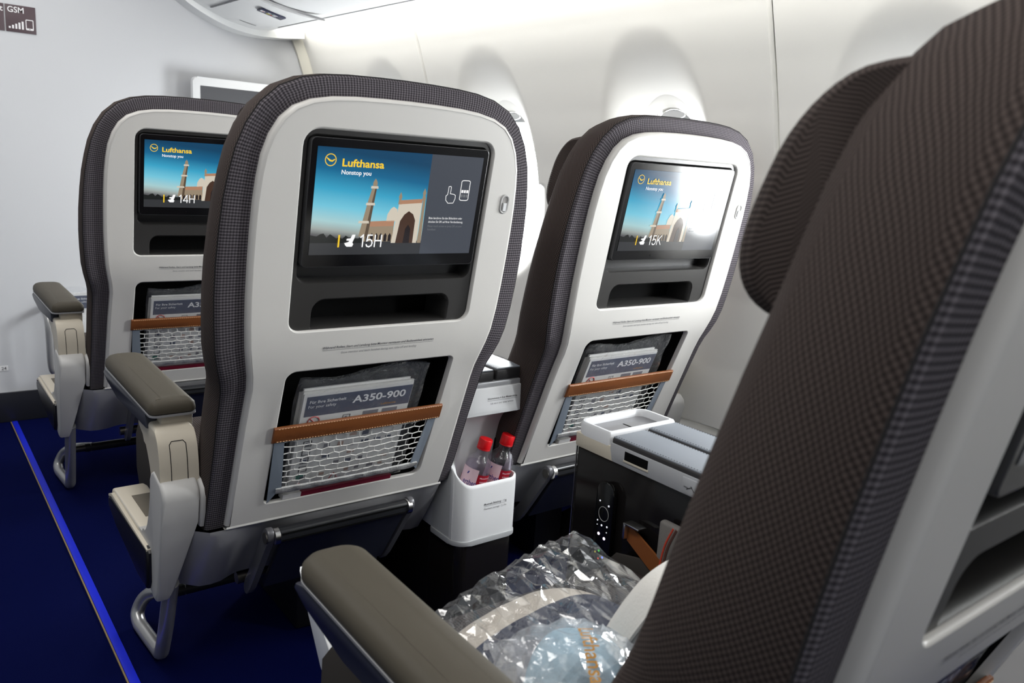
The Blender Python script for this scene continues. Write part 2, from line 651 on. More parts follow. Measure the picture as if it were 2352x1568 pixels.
for i, yw in enumerate(WIN_Y):
    w = empty('window_%d' % (i + 1), (0, 0, 0))
    tag(w, 'oval cabin window in the side wall', kind='structure')
    nr = 64
    rings = []
    for (s, dx) in ((1.13, None), (1.05, None), (1.0, WDEP - .003), (.975, WDEP), (.95, WDEP + .010), (.93, WDEP + .028)):
        rg = []
        for k in range(nr):
            a = 2 * PI * k / nr
            y, z = yw + PA * s * math.cos(a), WZ + PB * s * math.sin(a)
            rg.append((wall_x(y, z) + (rec_depth(y, z) + (.002 if s > 1.1 else -.003) if dx is None else dx), y, z))
        rings.append(rg)
    vv = [p for rg in rings for p in rg]
    ff = [(r0 * nr + k, r0 * nr + (k + 1) % nr, (r0 + 1) * nr + (k + 1) % nr, (r0 + 1) * nr + k) for r0 in range(5) for k in range(nr)]
    mesh_obj('window_frame', vv, ff, M_WALL, w)
    pv = rings[5]
    mesh_obj('pane', pv, [tuple(range(nr))], M_PANE, w, smooth=False)
    # shade pulled a little way down, with its pale grip
    sv, sf = [], []
    kk = [k for k in range(nr) if math.sin(2 * PI * k / nr) > .86]
    top = [Vector(rings[4][k]) - Vector((.001, 0, 0)) for k in kk]
    zl = WZ + PB * .95 * .86
    for p in top:
        sv.append(tuple(p))
        sv.append((wall_x(p.y, zl) + WDEP + .010, p.y, zl))
    for k in range(len(top) - 1):
        sf.append((2 * k, 2 * k + 1, 2 * k + 3, 2 * k + 2))
    mesh_obj('window_shade', sv, sf, mat('shade_grey', (.45, .46, .47), .5), w)
    gv, gf = [], []
    for k in range(24):
        a = 2 * PI * k / 24
        y, z = yw - .002 + .036 * math.cos(a), zl + .017 + .010 * math.sin(a)
        gv.append((wall_x(y, z) + WDEP + .003, y, z))
    gv += [(x + .006, y, z) for x, y, z in gv]
    gf = [tuple(range(24))] + [(k, (k + 1) % 24, 24 + (k + 1) % 24, 24 + k) for k in range(24)]
    mesh_obj('shade_grip', gv, gf, M_WHITE, w)

# ceiling and overhead bin, extruded along the cabin with the wall's taper
def extrude_y(name, sec, y0, y1, m, parent, ny=2, smooth=True):
    vv, ff = [], []
    for i in range(ny):
        y = y0 + (y1 - y0) * i / (ny - 1)
        vv += [(x - TAPER * (y - 1.1), y, z) for x, z in sec]
    n_ = len(sec)
    for i in range(ny - 1):
        ff += [(i * n_ + k, i * n_ + k + 1, (i + 1) * n_ + k + 1, (i + 1) * n_ + k) for k in range(n_ - 1)]
    return mesh_obj(name, vv, ff, m, parent, smooth)

ceil = empty('ceiling', (0, 0, 0))
tag(ceil, 'white cabin ceiling with overhead bin and service panel', kind='structure')
binsec = catmull([(.42, 2.05), (.60, 1.98), (.74, 1.80), (.84, 1.66), (.92, 1.565), (.99, 1.512), (1.064, 1.474), (1.15, 1.443), (1.24, 1.427), (1.300, 1.428)], 5)
extrude_y('bin_underside', [tuple(p) for p in binsec], -1.5, 3.125, M_BIN, ceil)
extrude_y('bin_edge_lip', [(1.302, 1.429), (1.312, 1.432), (1.318, 1.438), (1.318, 1.452), (1.30, 1.46), (1.27, 1.47)], -1.5, 3.125, M_BIN, ceil)
endsec = [tuple(p) for p in catmull([(.42, 2.03), (.60, 1.955), (.74, 1.78), (.84, 1.64), (.92, 1.545), (.99, 1.493), (1.064, 1.453), (1.15, 1.422), (1.24, 1.407), (1.34, 1.408), (1.445, 1.420)], 5)]
extrude_y('bin_end_band', endsec, 3.125, YB, M_BIN, ceil)
ev, ef = [], []
for k, ((x0, z0), (x1, z1)) in enumerate(zip(endsec, [(x, z + .06) for x, z in endsec])):
    ev += [(x0 - TAPER * 2.025, 3.125, z0), (x1 - TAPER * 2.025, 3.125, z1)]
mesh_obj('bin_end_edge', ev, [(2 * k, 2 * k + 1, 2 * k + 3, 2 * k + 2) for k in range(len(endsec) - 1)], M_BIN, ceil)
mesh_obj('ceiling_panel', [(-1.6, -1.5, 2.06), (.9, -1.5, 2.06), (.9, YB, 2.06), (-1.6, YB, 2.06)], [(0, 1, 2, 3)], M_BIN, ceil, smooth=False)
extrude_y('bin_rear', [(1.27, 1.47), (1.24, 1.75), (.9, 2.06)], -1.5, YB, M_BIN, ceil)
extrude_y('cove_top', [(1.24, 1.66), (1.40, 1.66)], -1.5, YB, M_BIN, ceil)
extrude_y('cove_light', [(1.275, 1.50), (1.285, 1.545)], -1.5, 3.15, M_COVE, ceil)
# service panel seams
def bin_pt(x, y, off=-.0012):
    best = min(binsec, key=lambda p: abs(p.x - (x + TAPER * (y - 1.1))))
    tab = sorted((p.x, p.y) for p in binsec)
    return (x, y, interp(tab, x + TAPER * (y - 1.1)) + off)
def bin_strip(name, pts, w, m, parent):
    vv, ff = [], []
    P = [Vector(bin_pt(*p)) for p in pts]
    for i, p in enumerate(P):
        t = (P[min(i + 1, len(P) - 1)] - P[max(i - 1, 0)]).normalized()
        s = t.cross(Vector((0, 0, 1))).normalized() * w / 2
        vv += [p - s, p + s]
    for i in range(len(P) - 1):
        ff.append((2 * i, 2 * i + 1, 2 * i + 3, 2 * i + 2))
    return mesh_obj(name, vv, ff, m, parent, smooth=False)
M_GAP = mat('panel_gap', (.12, .12, .13), .8)
bin_strip('panel_seam', [(.965 + TAPER * .15 * i, 3.08 - i * .15) for i in range(10)], .010, M_GAP, ceil)
bin_strip('panel_seam', [(1.055 + .02 * i, 3.05) for i in range(4)], .006, M_GAP, ceil)
bin_strip('panel_seam', [(1.178 + TAPER * i * .2, 3.0 - i * .2) for i in range(12)], .005, M_GAP, ceil)

# ================================================================== SEAT
# local frame: x = 0 seat centre line, y = 0 at the back-shell foot line, z = 0 floor
YSH = [(.20, .215), (.348, .137), (.45, .0985), (.55, .0605), (.60, .0405), (.64, .0215), (.66, .0135), (.68, .0065), (.71, -.001), (.76, -.0105), (1.018, -.059), (1.063, -.0675), (1.12, -.078)]
def ysh(z):
    return interp(YSH, z)

half = [(.2155, .343), (.2150, .40), (.2145, .45), (.2140, .50), (.2135, .55), (.2125, .59), (.2125, .617), (.2155, .64), (.2205, .665), (.2245, .69), (.2275, .73), (.2290, .77),
        (.2295, .82), (.2290, .87), (.2275, .91), (.2245, .945), (.2200, .975), (.2110, 1.003), (.1980, 1.026), (.1800, 1.043), (.1550, 1.054), (.1250, 1.060), (.0900, 1.063), (.0450, 1.0645)]
OUT = [(x, z) for x, z in half] + [(0.0, 1.065)] + [(-x, z) for x, z in half[::-1]]     # right foot, over the top, left foot

def path_normals(path):
    res = []
    for i, p in enumerate(path):
        a = path[max(i - 1, 0)]
        b = path[min(i + 1, len(path) - 1)]
        t = Vector((b[0] - a[0], b[1] - a[1])).normalized()
        res.append(Vector((t.y, -t.x)))
    return res
ONRM = path_normals(OUT)

def fab_off(z):
    return interp([(.343, .032), (.50, .034), (.60, .037), (.68, .043), (.80, .044), (.90, .040), (.96, .035), (1.02, .031), (1.07, .030)], z)

def ring_loft(name, rings, m, parent, uvs=None, mats=None, band_mat=None):
    n_ = len(rings[0])
    vv = [p for r in rings for p in r]
    ff, fm = [], []
    for i in range(len(rings) - 1):
        for k in range(n_ - 1):
            ff.append((i * n_ + k, i * n_ + k + 1, (i + 1) * n_ + k + 1, (i + 1) * n_ + k))
            fm.append(band_mat[i] if band_mat else 0)
    return mesh_obj(name, vv, ff, m, parent, uvs=uvs, mats=mats, fmat=fm if band_mat else None)

def backrest_rings(specs):
    rings, uvs = [], []
    arc = [0.0]
    for a, b in zip(OUT[:-1], OUT[1:]):
        arc.append(arc[-1] + math.hypot(b[0] - a[0], b[1] - a[1]))
    vlen = 0.0
    prev = None
    for (k0, k1, dy) in specs:
        rg = []
        for (x, z), nn in zip(OUT, ONRM):
            o = k0 * fab_off(z) + k1
            X, Z = x + nn.x * o, z + nn.y * o
            lf = interp([(.34, 1.30), (.50, 1.30), (.65, 1.25), (.80, 1.10), (.92, 1.0), (1.1, 1.0)], z) if dy > .03 else 1.0
            rg.append((X, ysh(z) + dy * lf, Z))
        if prev:
            vlen += (Vector(rg[8]) - Vector(prev[8])).length
        prev = rg
        rings.append(rg)
        uvs += [(s, vlen) for s in arc]
    return rings, uvs

def surf(p, dy):
    return (p[0], ysh(p[1]) + dy, p[1])

def plate(name, outline, holes, dy, m, parent, grid=.022):
    p, t = fill2d(outline, holes, grid)
    return mesh_obj(name, [surf(q, dy) for q in p], t, m, parent)

def well(name, loop, specs, m, parent, back=None, back_mat=None, back_name=None):
    """walls going into the seat back: specs of (inset, depth); optional closed back"""
    rings = [[surf(p, d) for p in offset_loop(loop, -i)] for i, d in specs]
    n_ = len(loop)
    vv = [p for r in rings for p in r]
    ff = [(r * n_ + k, r * n_ + (k + 1) % n_, (r + 1) * n_ + (k + 1) % n_, (r + 1) * n_ + k) for r in range(len(rings) - 1) for k in range(n_)]
    o = mesh_obj(name, vv, ff, m, parent)
    if back_name:
        i, d = specs[-1]
        p, t = fill2d(offset_loop(loop, -i))
        mesh_obj(back_name, [surf(q, d) for q in p], t, back_mat or m, parent)
    return o

REC = rr(-.166, .166, .710, 1.018, (.020, .022, .024, .028))
POC = rr(-.158, .156, .382, .645, (.012, .018, .012, .018))
BAY = rr(-.1565, .1565, .788, 1.008, (.016, .016, .014, .014))
SLOT = rr(-.128, .124, .7135, .763, (.004, .004, .020, .022))
SL = Matrix(((1, 0, 0, 0), (0, 0, -1, 0), (0, 1, 0, 0), (0, 0, 0, 1)))     # text plane: x right, y up -> x, z facing -y

def plane_M(x, z, dy, ang=None):
    """matrix that lays flat x/y drawings on the back surface at (x, z), facing aft"""
    dz = .004
    t = Vector((0, ysh(z + dz) - ysh(z - dz), 2 * dz)).normalized()
    nrm = Vector((1, 0, 0)).cross(t)
    M = Matrix(((1, t.x, nrm.x, x), (0, t.y, nrm.y, ysh(z) + dy), (0, t.z, nrm.z, z), (0, 0, 0, 1)))
    if ang:
        M = M @ Matrix.Rotation(ang, 4, 'Z')
    return M

# ---- the picture shown on the monitors: flat shapes on the glass, glowing like a screen
SX0, SX1, SZ0, SZ1 = -.1435, .1435, .833, .991
def sc(u, v, d=0.0):
    z = SZ1 - (SZ1 - SZ0) * v
    return (SX0 + (SX1 - SX0) * u, ysh(z) - .0018 - d, z)

def scr_poly(name, uv, m, parent, d):
    o = mesh_obj(name, [sc(u, v, d) for u, v in uv], [tuple(range(len(uv)))], m, parent, smooth=False)
    return o

def sky_screen():
    m = mat('screen_sky', (.004, .004, .005), .13, spec=.5)
    nt = m.node_tree
    b = nt.nodes['Principled BSDF']
    tc = N(nt, 'ShaderNodeTexCoord')
    sp = N(nt, 'ShaderNodeSeparateXYZ')
    nt.links.new(tc.outputs['UV'], sp.inputs[0])
    t = math_node(nt, 'SUBTRACT', sp.outputs[1], math_node(nt, 'MULTIPLY', sp.outputs[0], .18))
    cr = N(nt, 'ShaderNodeValToRGB')
    el = cr.color_ramp.elements
    el[0].position = -.1 if False else 0.0
    el[0].color = (.006, .055, .125, 1)
    el[1].position = 1.0
    el[1].color = (.02, .022, .026, 1)
    for p, c in ((.18, (.010, .13, .27, 1)), (.36, (.045, .36, .56, 1)), (.52, (.17, .55, .70, 1)), (.66, (.38, .60, .62, 1)), (.74, (.34, .38, .36, 1)), (.80, (.10, .10, .105, 1)), (.90, (.040, .045, .055, 1))):
        e = el.new(p)
        e.color = c
    nt.links.new(t, cr.inputs[0])
    nt.links.new(cr.outputs[0], b.inputs['Emission Color'])
    b.inputs['Emission Strength'].default_value = 1.0
    return m

MS_SKY = sky_screen()
MS_PANEL = screen_mat('screen_panel', (.060, .068, .085))
MS_TREE = screen_mat('screen_trees', (.012, .014, .013))
MS_GROUND = screen_mat('screen_ground', (.035, .037, .040))
MS_STONE = screen_mat('screen_stone', (.30, .235, .16))
MS_STONED = screen_mat('screen_stone_shade', (.10, .070, .045))
MS_MARBLE = screen_mat('screen_marble', (.62, .56, .46))
MS_ARCH = screen_mat('screen_arch', (.060, .030, .018))
MS_ARCH2 = screen_mat('screen_arch_deep', (.015, .010, .010))
MS_WALLP = screen_mat('screen_wall', (.42, .22, .13))
MS_YELLOW = screen_mat('screen_yellow', (.95, .62, .03))
MS_WHITE = screen_mat('screen_white', (.95, .95, .95))
MS_DIM = screen_mat('screen_dim', (.16, .17, .18))

def ring_uv(cu, cv, r, asp, n_=28):
    return [(cu + r * math.cos(2 * PI * k / n_), cv + r * asp * math.sin(2 * PI * k / n_)) for k in range(n_)]

def scr_ring(name, loop, w, m, parent, d):
    lin = [(u * (SX1 - SX0), v * (SZ1 - SZ0)) for u, v in loop]
    area = sum(a[0] * b[1] - a[1] * b[0] for a, b in zip(lin, lin[1:] + lin[:1]))
    inn = offset_loop(lin, -w if area > 0 else w)
    pts = [sc(u, v, d) for u, v in loop] + [sc(a / (SX1 - SX0), b / (SZ1 - SZ0), d) for a, b in inn]
    n_ = len(loop)
    return mesh_obj(name, pts, [(k, (k + 1) % n_, n_ + (k + 1) % n_, n_ + k) for k in range(n_)], m, parent, smooth=False)

def scr_text(name, s, u, v, size, m, parent, d, bold=0.0, fit=None, shear=0.0):
    x, y, z = sc(u, v, d)
    M = plane_M(x, z, 0)
    M[1][3] = y
    return text_mesh(name, s, size, m, parent, M, bold=bold, fit=fit, shear=shear)

GLYPH = {'1': [[(.12, .76), (.36, .97), (.36, 0)]], '4': [[(.46, 0), (.46, .98), (.03, .27), (.62, .27)]],
         '5': [[(.56, .96), (.15, .96), (.09, .50), (.20, .59), (.36, .61), (.51, .52), (.57, .33), (.50, .12), (.31, .03), (.13, .08), (.05, .23)]],
         '6': [[(.54, .82), (.42, .96), (.25, .95), (.12, .8), (.07, .5), (.09, .2), (.22, .05), (.4, .04), (.53, .16), (.56, .34), (.46, .53), (.28, .58), (.12, .46), (.07, .3)]],
         'H': [[(.07, 0), (.07, 1)], [(.63, 0), (.63, 1)], [(.07, .52), (.63, .52)]], 'K': [[(.07, 0), (.07, 1)], [(.60, 1), (.07, .38)], [(.24, .57), (.65, 0)]]}

def seat_number(s, u, v, hgt, m, parent, d):
    """seat number drawn as plain even strokes on the screen"""
    x0, y_, z0 = sc(u, v, d)
    vv, ff = [], []
    w = .052
    cx_ = 0.0
    def P(px, pz): 
        z = z0 + pz * hgt
        return (x0 + (cx_ + px) * hgt, ysh(z) - .0018 - d, z)
    for ch in s:
        for line in GLYPH[ch]:
            for i, (a, b) in enumerate(zip(line[:-1], line[1:])):
                t = Vector((b[0] - a[0], b[1] - a[1])).normalized()
                nn = Vector((-t.y, t.x)) * w
                ea = t * (w if i > 0 else 0)
                eb = t * (w if i < len(line) - 2 else 0)
                q = len(vv)
                vv += [P(a[0] - ea.x + nn.x, a[1] - ea.y + nn.y), P(a[0] - ea.x - nn.x, a[1] - ea.y - nn.y), P(b[0] + eb.x - nn.x, b[1] + eb.y - nn.y), P(b[0] + eb.x + nn.x, b[1] + eb.y + nn.y)]
                ff.append((q, q + 1, q + 2, q + 3))
        cx_ += .72 if ch != '1' else .62
    return mesh_obj('screen_seat_number', vv, ff, m, parent, smooth=False)

def make_display(mon, seatno, seat_key):
    nn = 24
    vv, uvs, ff = [], [], []
    for i in range(nn + 1):
        t = i / nn
        vv += [sc(0, t), sc(.66, t)]
        uvs += [(0, t), (.66, t)]
    for i in range(nn):
        ff.append((2 * i, 2 * i + 1, 2 * i + 3, 2 * i + 2))
    mesh_obj('screen_picture', vv, ff, MS_SKY, mon, smooth=False, uvs=uvs)
    scr_poly('screen_side_panel', [(.66, 0), (1, 0), (1, 1), (.66, 1)], MS_PANEL, mon, 0)
    e = .0002
    # ground and far trees
    scr_poly('screen_ground', [(0, .87), (.66, .865), (.66, 1), (0, 1)], MS_GROUND, mon, e)
    rnd = random.Random(5)
    top = []
    k = 0.0
    while k <= .30:
        top.append((k, .785 + .04 * rnd.random() - (.03 if .05 < k < .09 else 0) + k * .12))
        k += .018
    scr_poly('screen_trees', top + [(.30, .885), (0, .885)], MS_TREE, mon, e * 2)
    # low arcade wall, arches
    scr_poly('screen_arcade', [(.30, .715), (.475, .705), (.475, .87), (.30, .87)], MS_STONE, mon, e * 3)
    scr_poly('screen_arcade_top', [(.305, .675), (.475, .66), (.475, .715), (.305, .725)], MS_WALLP, mon, e * 4)
    for j in range(6):
        a = .312 + j * .027
        scr_poly('screen_arcade_arch', [(a, .868), (a, .81), (a + .009, .785), (a + .018, .81), (a + .018, .868)], MS_ARCH2, mon, e * 5)
    # dome behind the gate
    scr_poly('screen_dome', [(.425, .67), (.428, .60), (.445, .545), (.462, .525), (.485, .55), (.49, .67)], MS_MARBLE, mon, e * 4)
    # gate block
    scr_poly('screen_gate', [(.468, .885), (.492, .475), (.634, .455), (.628, .885)], MS_MARBLE, mon, e * 6)
    scr_poly('screen_gate_band', [(.491, .50), (.493, .46), (.634, .44), (.633, .48)], MS_WALLP, mon, e * 7)
    arch = [(.494, .885), (.508, .665), (.530, .60), (.556, .565), (.585, .595), (.602, .655), (.602, .885)]
    scr_poly('screen_gate_arch', arch, MS_ARCH, mon, e * 8)
    scr_poly('screen_gate_door', [(.540, .885), (.546, .74), (.562, .70), (.578, .74), (.580, .885)], MS_ARCH2, mon, e * 9)
    for (tu, tv) in ((.494, .40), (.640, .355)):
        scr_poly('screen_turret', [(tu - .010, tv + .10), (tu - .007, tv + .04), (tu - .011, tv + .035), (tu - .008, tv + .012), (tu, tv - .02), (tu + .008, tv + .012), (tu + .011, tv + .035), (tu + .007, tv + .04), (tu + .010, tv + .10)], MS_STONE, mon, e * 7)
    scr_poly('screen_gate_side', [(.632, .885), (.636, .45), (.652, .42), (.656, .885)], MS_STONE, mon, e * 7)
    # minaret
    scr_poly('screen_minaret', [(.268, .82), (.300, .50), (.320, .345), (.346, .345), (.338, .50), (.322, .82)], MS_STONE, mon, e * 8)
    scr_poly('screen_minaret_shade', [(.302, .82), (.324, .50), (.337, .345), (.346, .345), (.338, .50), (.322, .82)], MS_STONED, mon, e * 9)
    for (bu, bv, bw) in ((.332, .345, .022), (.318, .505, .027), (.290, .68, .032)):
        scr_poly('screen_balcony', [(bu - bw, bv + .012), (bu - bw * .9, bv - .012), (bu + bw * .9, bv - .012), (bu + bw, bv + .012)], MS_MARBLE, mon, e * 10)
    scr_poly('screen_minaret_cap', [(.321, .335), (.320, .305), (.324, .285), (.333, .262), (.342, .285), (.346, .305), (.345, .335)], MS_STONE, mon, e * 10)
    # airline mark: ring with a stylised bird, and lettering
    scr_ring('screen_mark_ring', ring_uv(.072, .115, .031, 1.82), .0012, MS_YELLOW, mon, e * 6)
    scr_poly('screen_mark_bird', [(.048, .098), (.066, .128), (.082, .132), (.097, .108), (.094, .104), (.080, .118), (.070, .114), (.052, .094)], MS_YELLOW, mon, e * 6)
    scr_text('screen_lettering', 'Lufthansa', .137, .165, .0155, MS_YELLOW, mon, e * 6, bold=.022, fit=.068)
    scr_text('screen_lettering', 'Nonstop you', .137, .238, .0092, MS_WHITE, mon, e * 6, bold=.014, fit=.048)
    # seat number
    scr_poly('screen_bar', [(.153, .805), (.162, .805), (.162, .925), (.153, .925)], MS_YELLOW, mon, e * 12)
    scr_poly('screen_seat_icon', [(.232, .802), (.250, .802), (.246, .835), (.236, .88), (.243, .895), (.236, .92), (.205, .92), (.196, .905), (.190, .885), (.212, .875), (.218, .862), (.200, .858), (.203, .842), (.223, .838)], MS_WHITE, mon, e * 12)
    seat_number(seatno, .272, .925, .0195, MS_WHITE, mon, e * 12)
    # right-hand hints: pointing hand, handset, small print
    hand = [(.792, .305), (.806, .300), (.812, .315), (.810, .375), (.834, .380), (.846, .392), (.846, .43), (.836, .475), (.800, .478), (.782, .445), (.780, .40), (.790, .385)]
    scr_ring('screen_hand_icon', hand, .0010, MS_WHITE, mon, e * 4)
    hs = [(u, v) for u, v in rr(.872, .934, .235, .445, .018, 4)]
    scr_ring('screen_handset_icon', hs, .0012, MS_WHITE, mon, e * 4)
    for r0 in range(2):
        for c0 in range(3):
            a, b = .880 + c0 * .017, .335 + r0 * .045
            scr_poly('screen_handset_key', [(a, b), (a + .013, b), (a + .013, b + .03), (a, b + .03)], MS_WHITE if r0 == 0 else MS_DIM, mon, e * 4)
    scr_text('screen_small_print', 'Bitte berühren Sie den Bildschirm oder', .690, .640, .0050, MS_WHITE, mon, e * 4, fit=.064)
    scr_text('screen_small_print', 'drücken Sie OK auf Ihrer Fernbedienung', .690, .678, .0050, MS_WHITE, mon, e * 4, fit=.066)
    scr_text('screen_small_print', 'Please touch screen or press OK on your', .690, .722, .0050, MS_DIM, mon, e * 4, fit=.066)
    scr_text('screen_small_print', 'handset', .690, .756, .0050, MS_DIM, mon, e * 4)

def make_net(parent):
    """leather-topped cord net over the pocket"""
    def npt(x, z, out=0.0):
        b = .010 * math.sin(PI * min(1, max(0, (x + .158) / .314))) * math.sin(PI * min(1, max(0, (z - .385) / .14)))
        return Vector((x, ysh(z) - .001 - b - out, z))
    cols, rows = 12, 8
    xL, xR = lambda z: -.152 + (.03 if False else .012) + (0.52 - z) * .05, lambda z: .150 - .014 - (0.52 - z) * .05
    vv, ff = [], []
    zt, zb = .510, .414
    rnd = random.Random(3)
    def node(i, j):
        z = zt + (zb - zt) * i / rows
        a, b = xL(z), xR(z)
        return a + (b - a) * j / cols, z
    jit = {}
    def P(i, j, h):
        """h: half step; nodes jitter a little"""
        x, z = node(i, j + h)
        k = (i, round((j + h) * 2))
        if k not in jit:
            jit[k] = (rnd.uniform(-.0016, .0016), rnd.uniform(-.0012, .0012))
        return npt(x + jit[k][0], z + jit[k][1] + (.0009 if (k[1] + i) % 2 else -.0009))
    for i in range(rows + 1):
        pts = [P(i, j / 2, 0) for j in range(cols * 2 + 1)]
        tube_geo(pts, .0011, 4, verts=vv, faces=ff)
    for i in range(rows):
        for j in range(cols + 1):
            h = .5 if i % 2 else 0.0
            if j + h > cols: continue
            tube_geo([P(i, j, h), P(i + 1, j, h)], .0010, 4, verts=vv, faces=ff)
    mesh_obj('pocket_net', vv, ff, M_CORD, parent, smooth=False)
    # grey side webbing and hem
    def band(name, poly, m, out=.001, thick=.0016):
        top = [npt(x, z, out + thick) for x, z in poly]
        bot = [npt(x, z, out - .0005) for x, z in poly]
        n_ = len(poly)
        mesh_obj(name, top + bot, [tuple(range(n_))] + [tuple(range(2 * n_ - 1, n_ - 1, -1))] + [(k, n_ + k, n_ + (k + 1) % n_, (k + 1) % n_) for k in range(n_)], m, parent, smooth=False)
    band('pocket_webbing', [(-.157, .515), (-.140, .515), (-.131, .417), (-.152, .386)], M_WEB)
    band('pocket_webbing', [(.138, .515), (.155, .515), (.142, .398), (.124, .417)], M_WEB)
    hv, hf = [], []
    nh = 24
    for k in range(nh + 1):
        x = -.141 + .279 * k / nh
        w = .0018 * math.sin(k * 1.9) + .0012 * math.sin(k * 3.7)
        for (z, o) in ((.417, .0005), (.415 + w * .3, .004 + w), (.409, .0045 + w), (.4025 + w * .4, .0005)):
            hv.append(npt(x, z, o))
    for k in range(nh):
        for q in range(3):
            hf.append((k * 4 + q, k * 4 + q + 1, k * 4 + q + 5, k * 4 + q + 4))
    mesh_obj('pocket_hem', hv, hf, M_HEM, parent)
    # leather strap with stitching and embossed words
    sv, sf = [], []
    ns = 20
    for k in range(ns + 1):
        x = -.1615 + .3215 * k / ns
        for (z, o) in ((.5115, .000), (.512, .0045), (.5145, .0065), (.539, .0065), (.5415, .0045), (.542, .0)):
            sv.append(npt(x, z, o))
    for k in range(ns):
        for q in range(5):
            sf.append((k * 6 + q, (k + 1) * 6 + q, (k + 1) * 6 + q + 1, k * 6 + q + 1))
    sf.append(tuple(range(6)))
    sf.append(tuple(ns * 6 + q for q in range(6)))
    strap = mesh_obj('pocket_strap', sv, sf, M_LEATHER, parent)
    tv, tf = [], []
    for zz in (.5145, .5390):
        for k in range(62):
            x = -.155 + .309 * k / 61
            a, b = npt(x, zz, .0068), npt(x + .0030, zz, .0068)
            tube_geo([a, b], .0005, 4, verts=tv, faces=tf)
    mesh_obj('stitching', tv, tf, M_STITCH, strap, smooth=False)
    M = plane_M(-.128, .5215, -.0155)
    text_mesh('embossed_lettering', 'Premium Economy', .0125, M_EMB, strap, M, bold=.006, fit=.105)

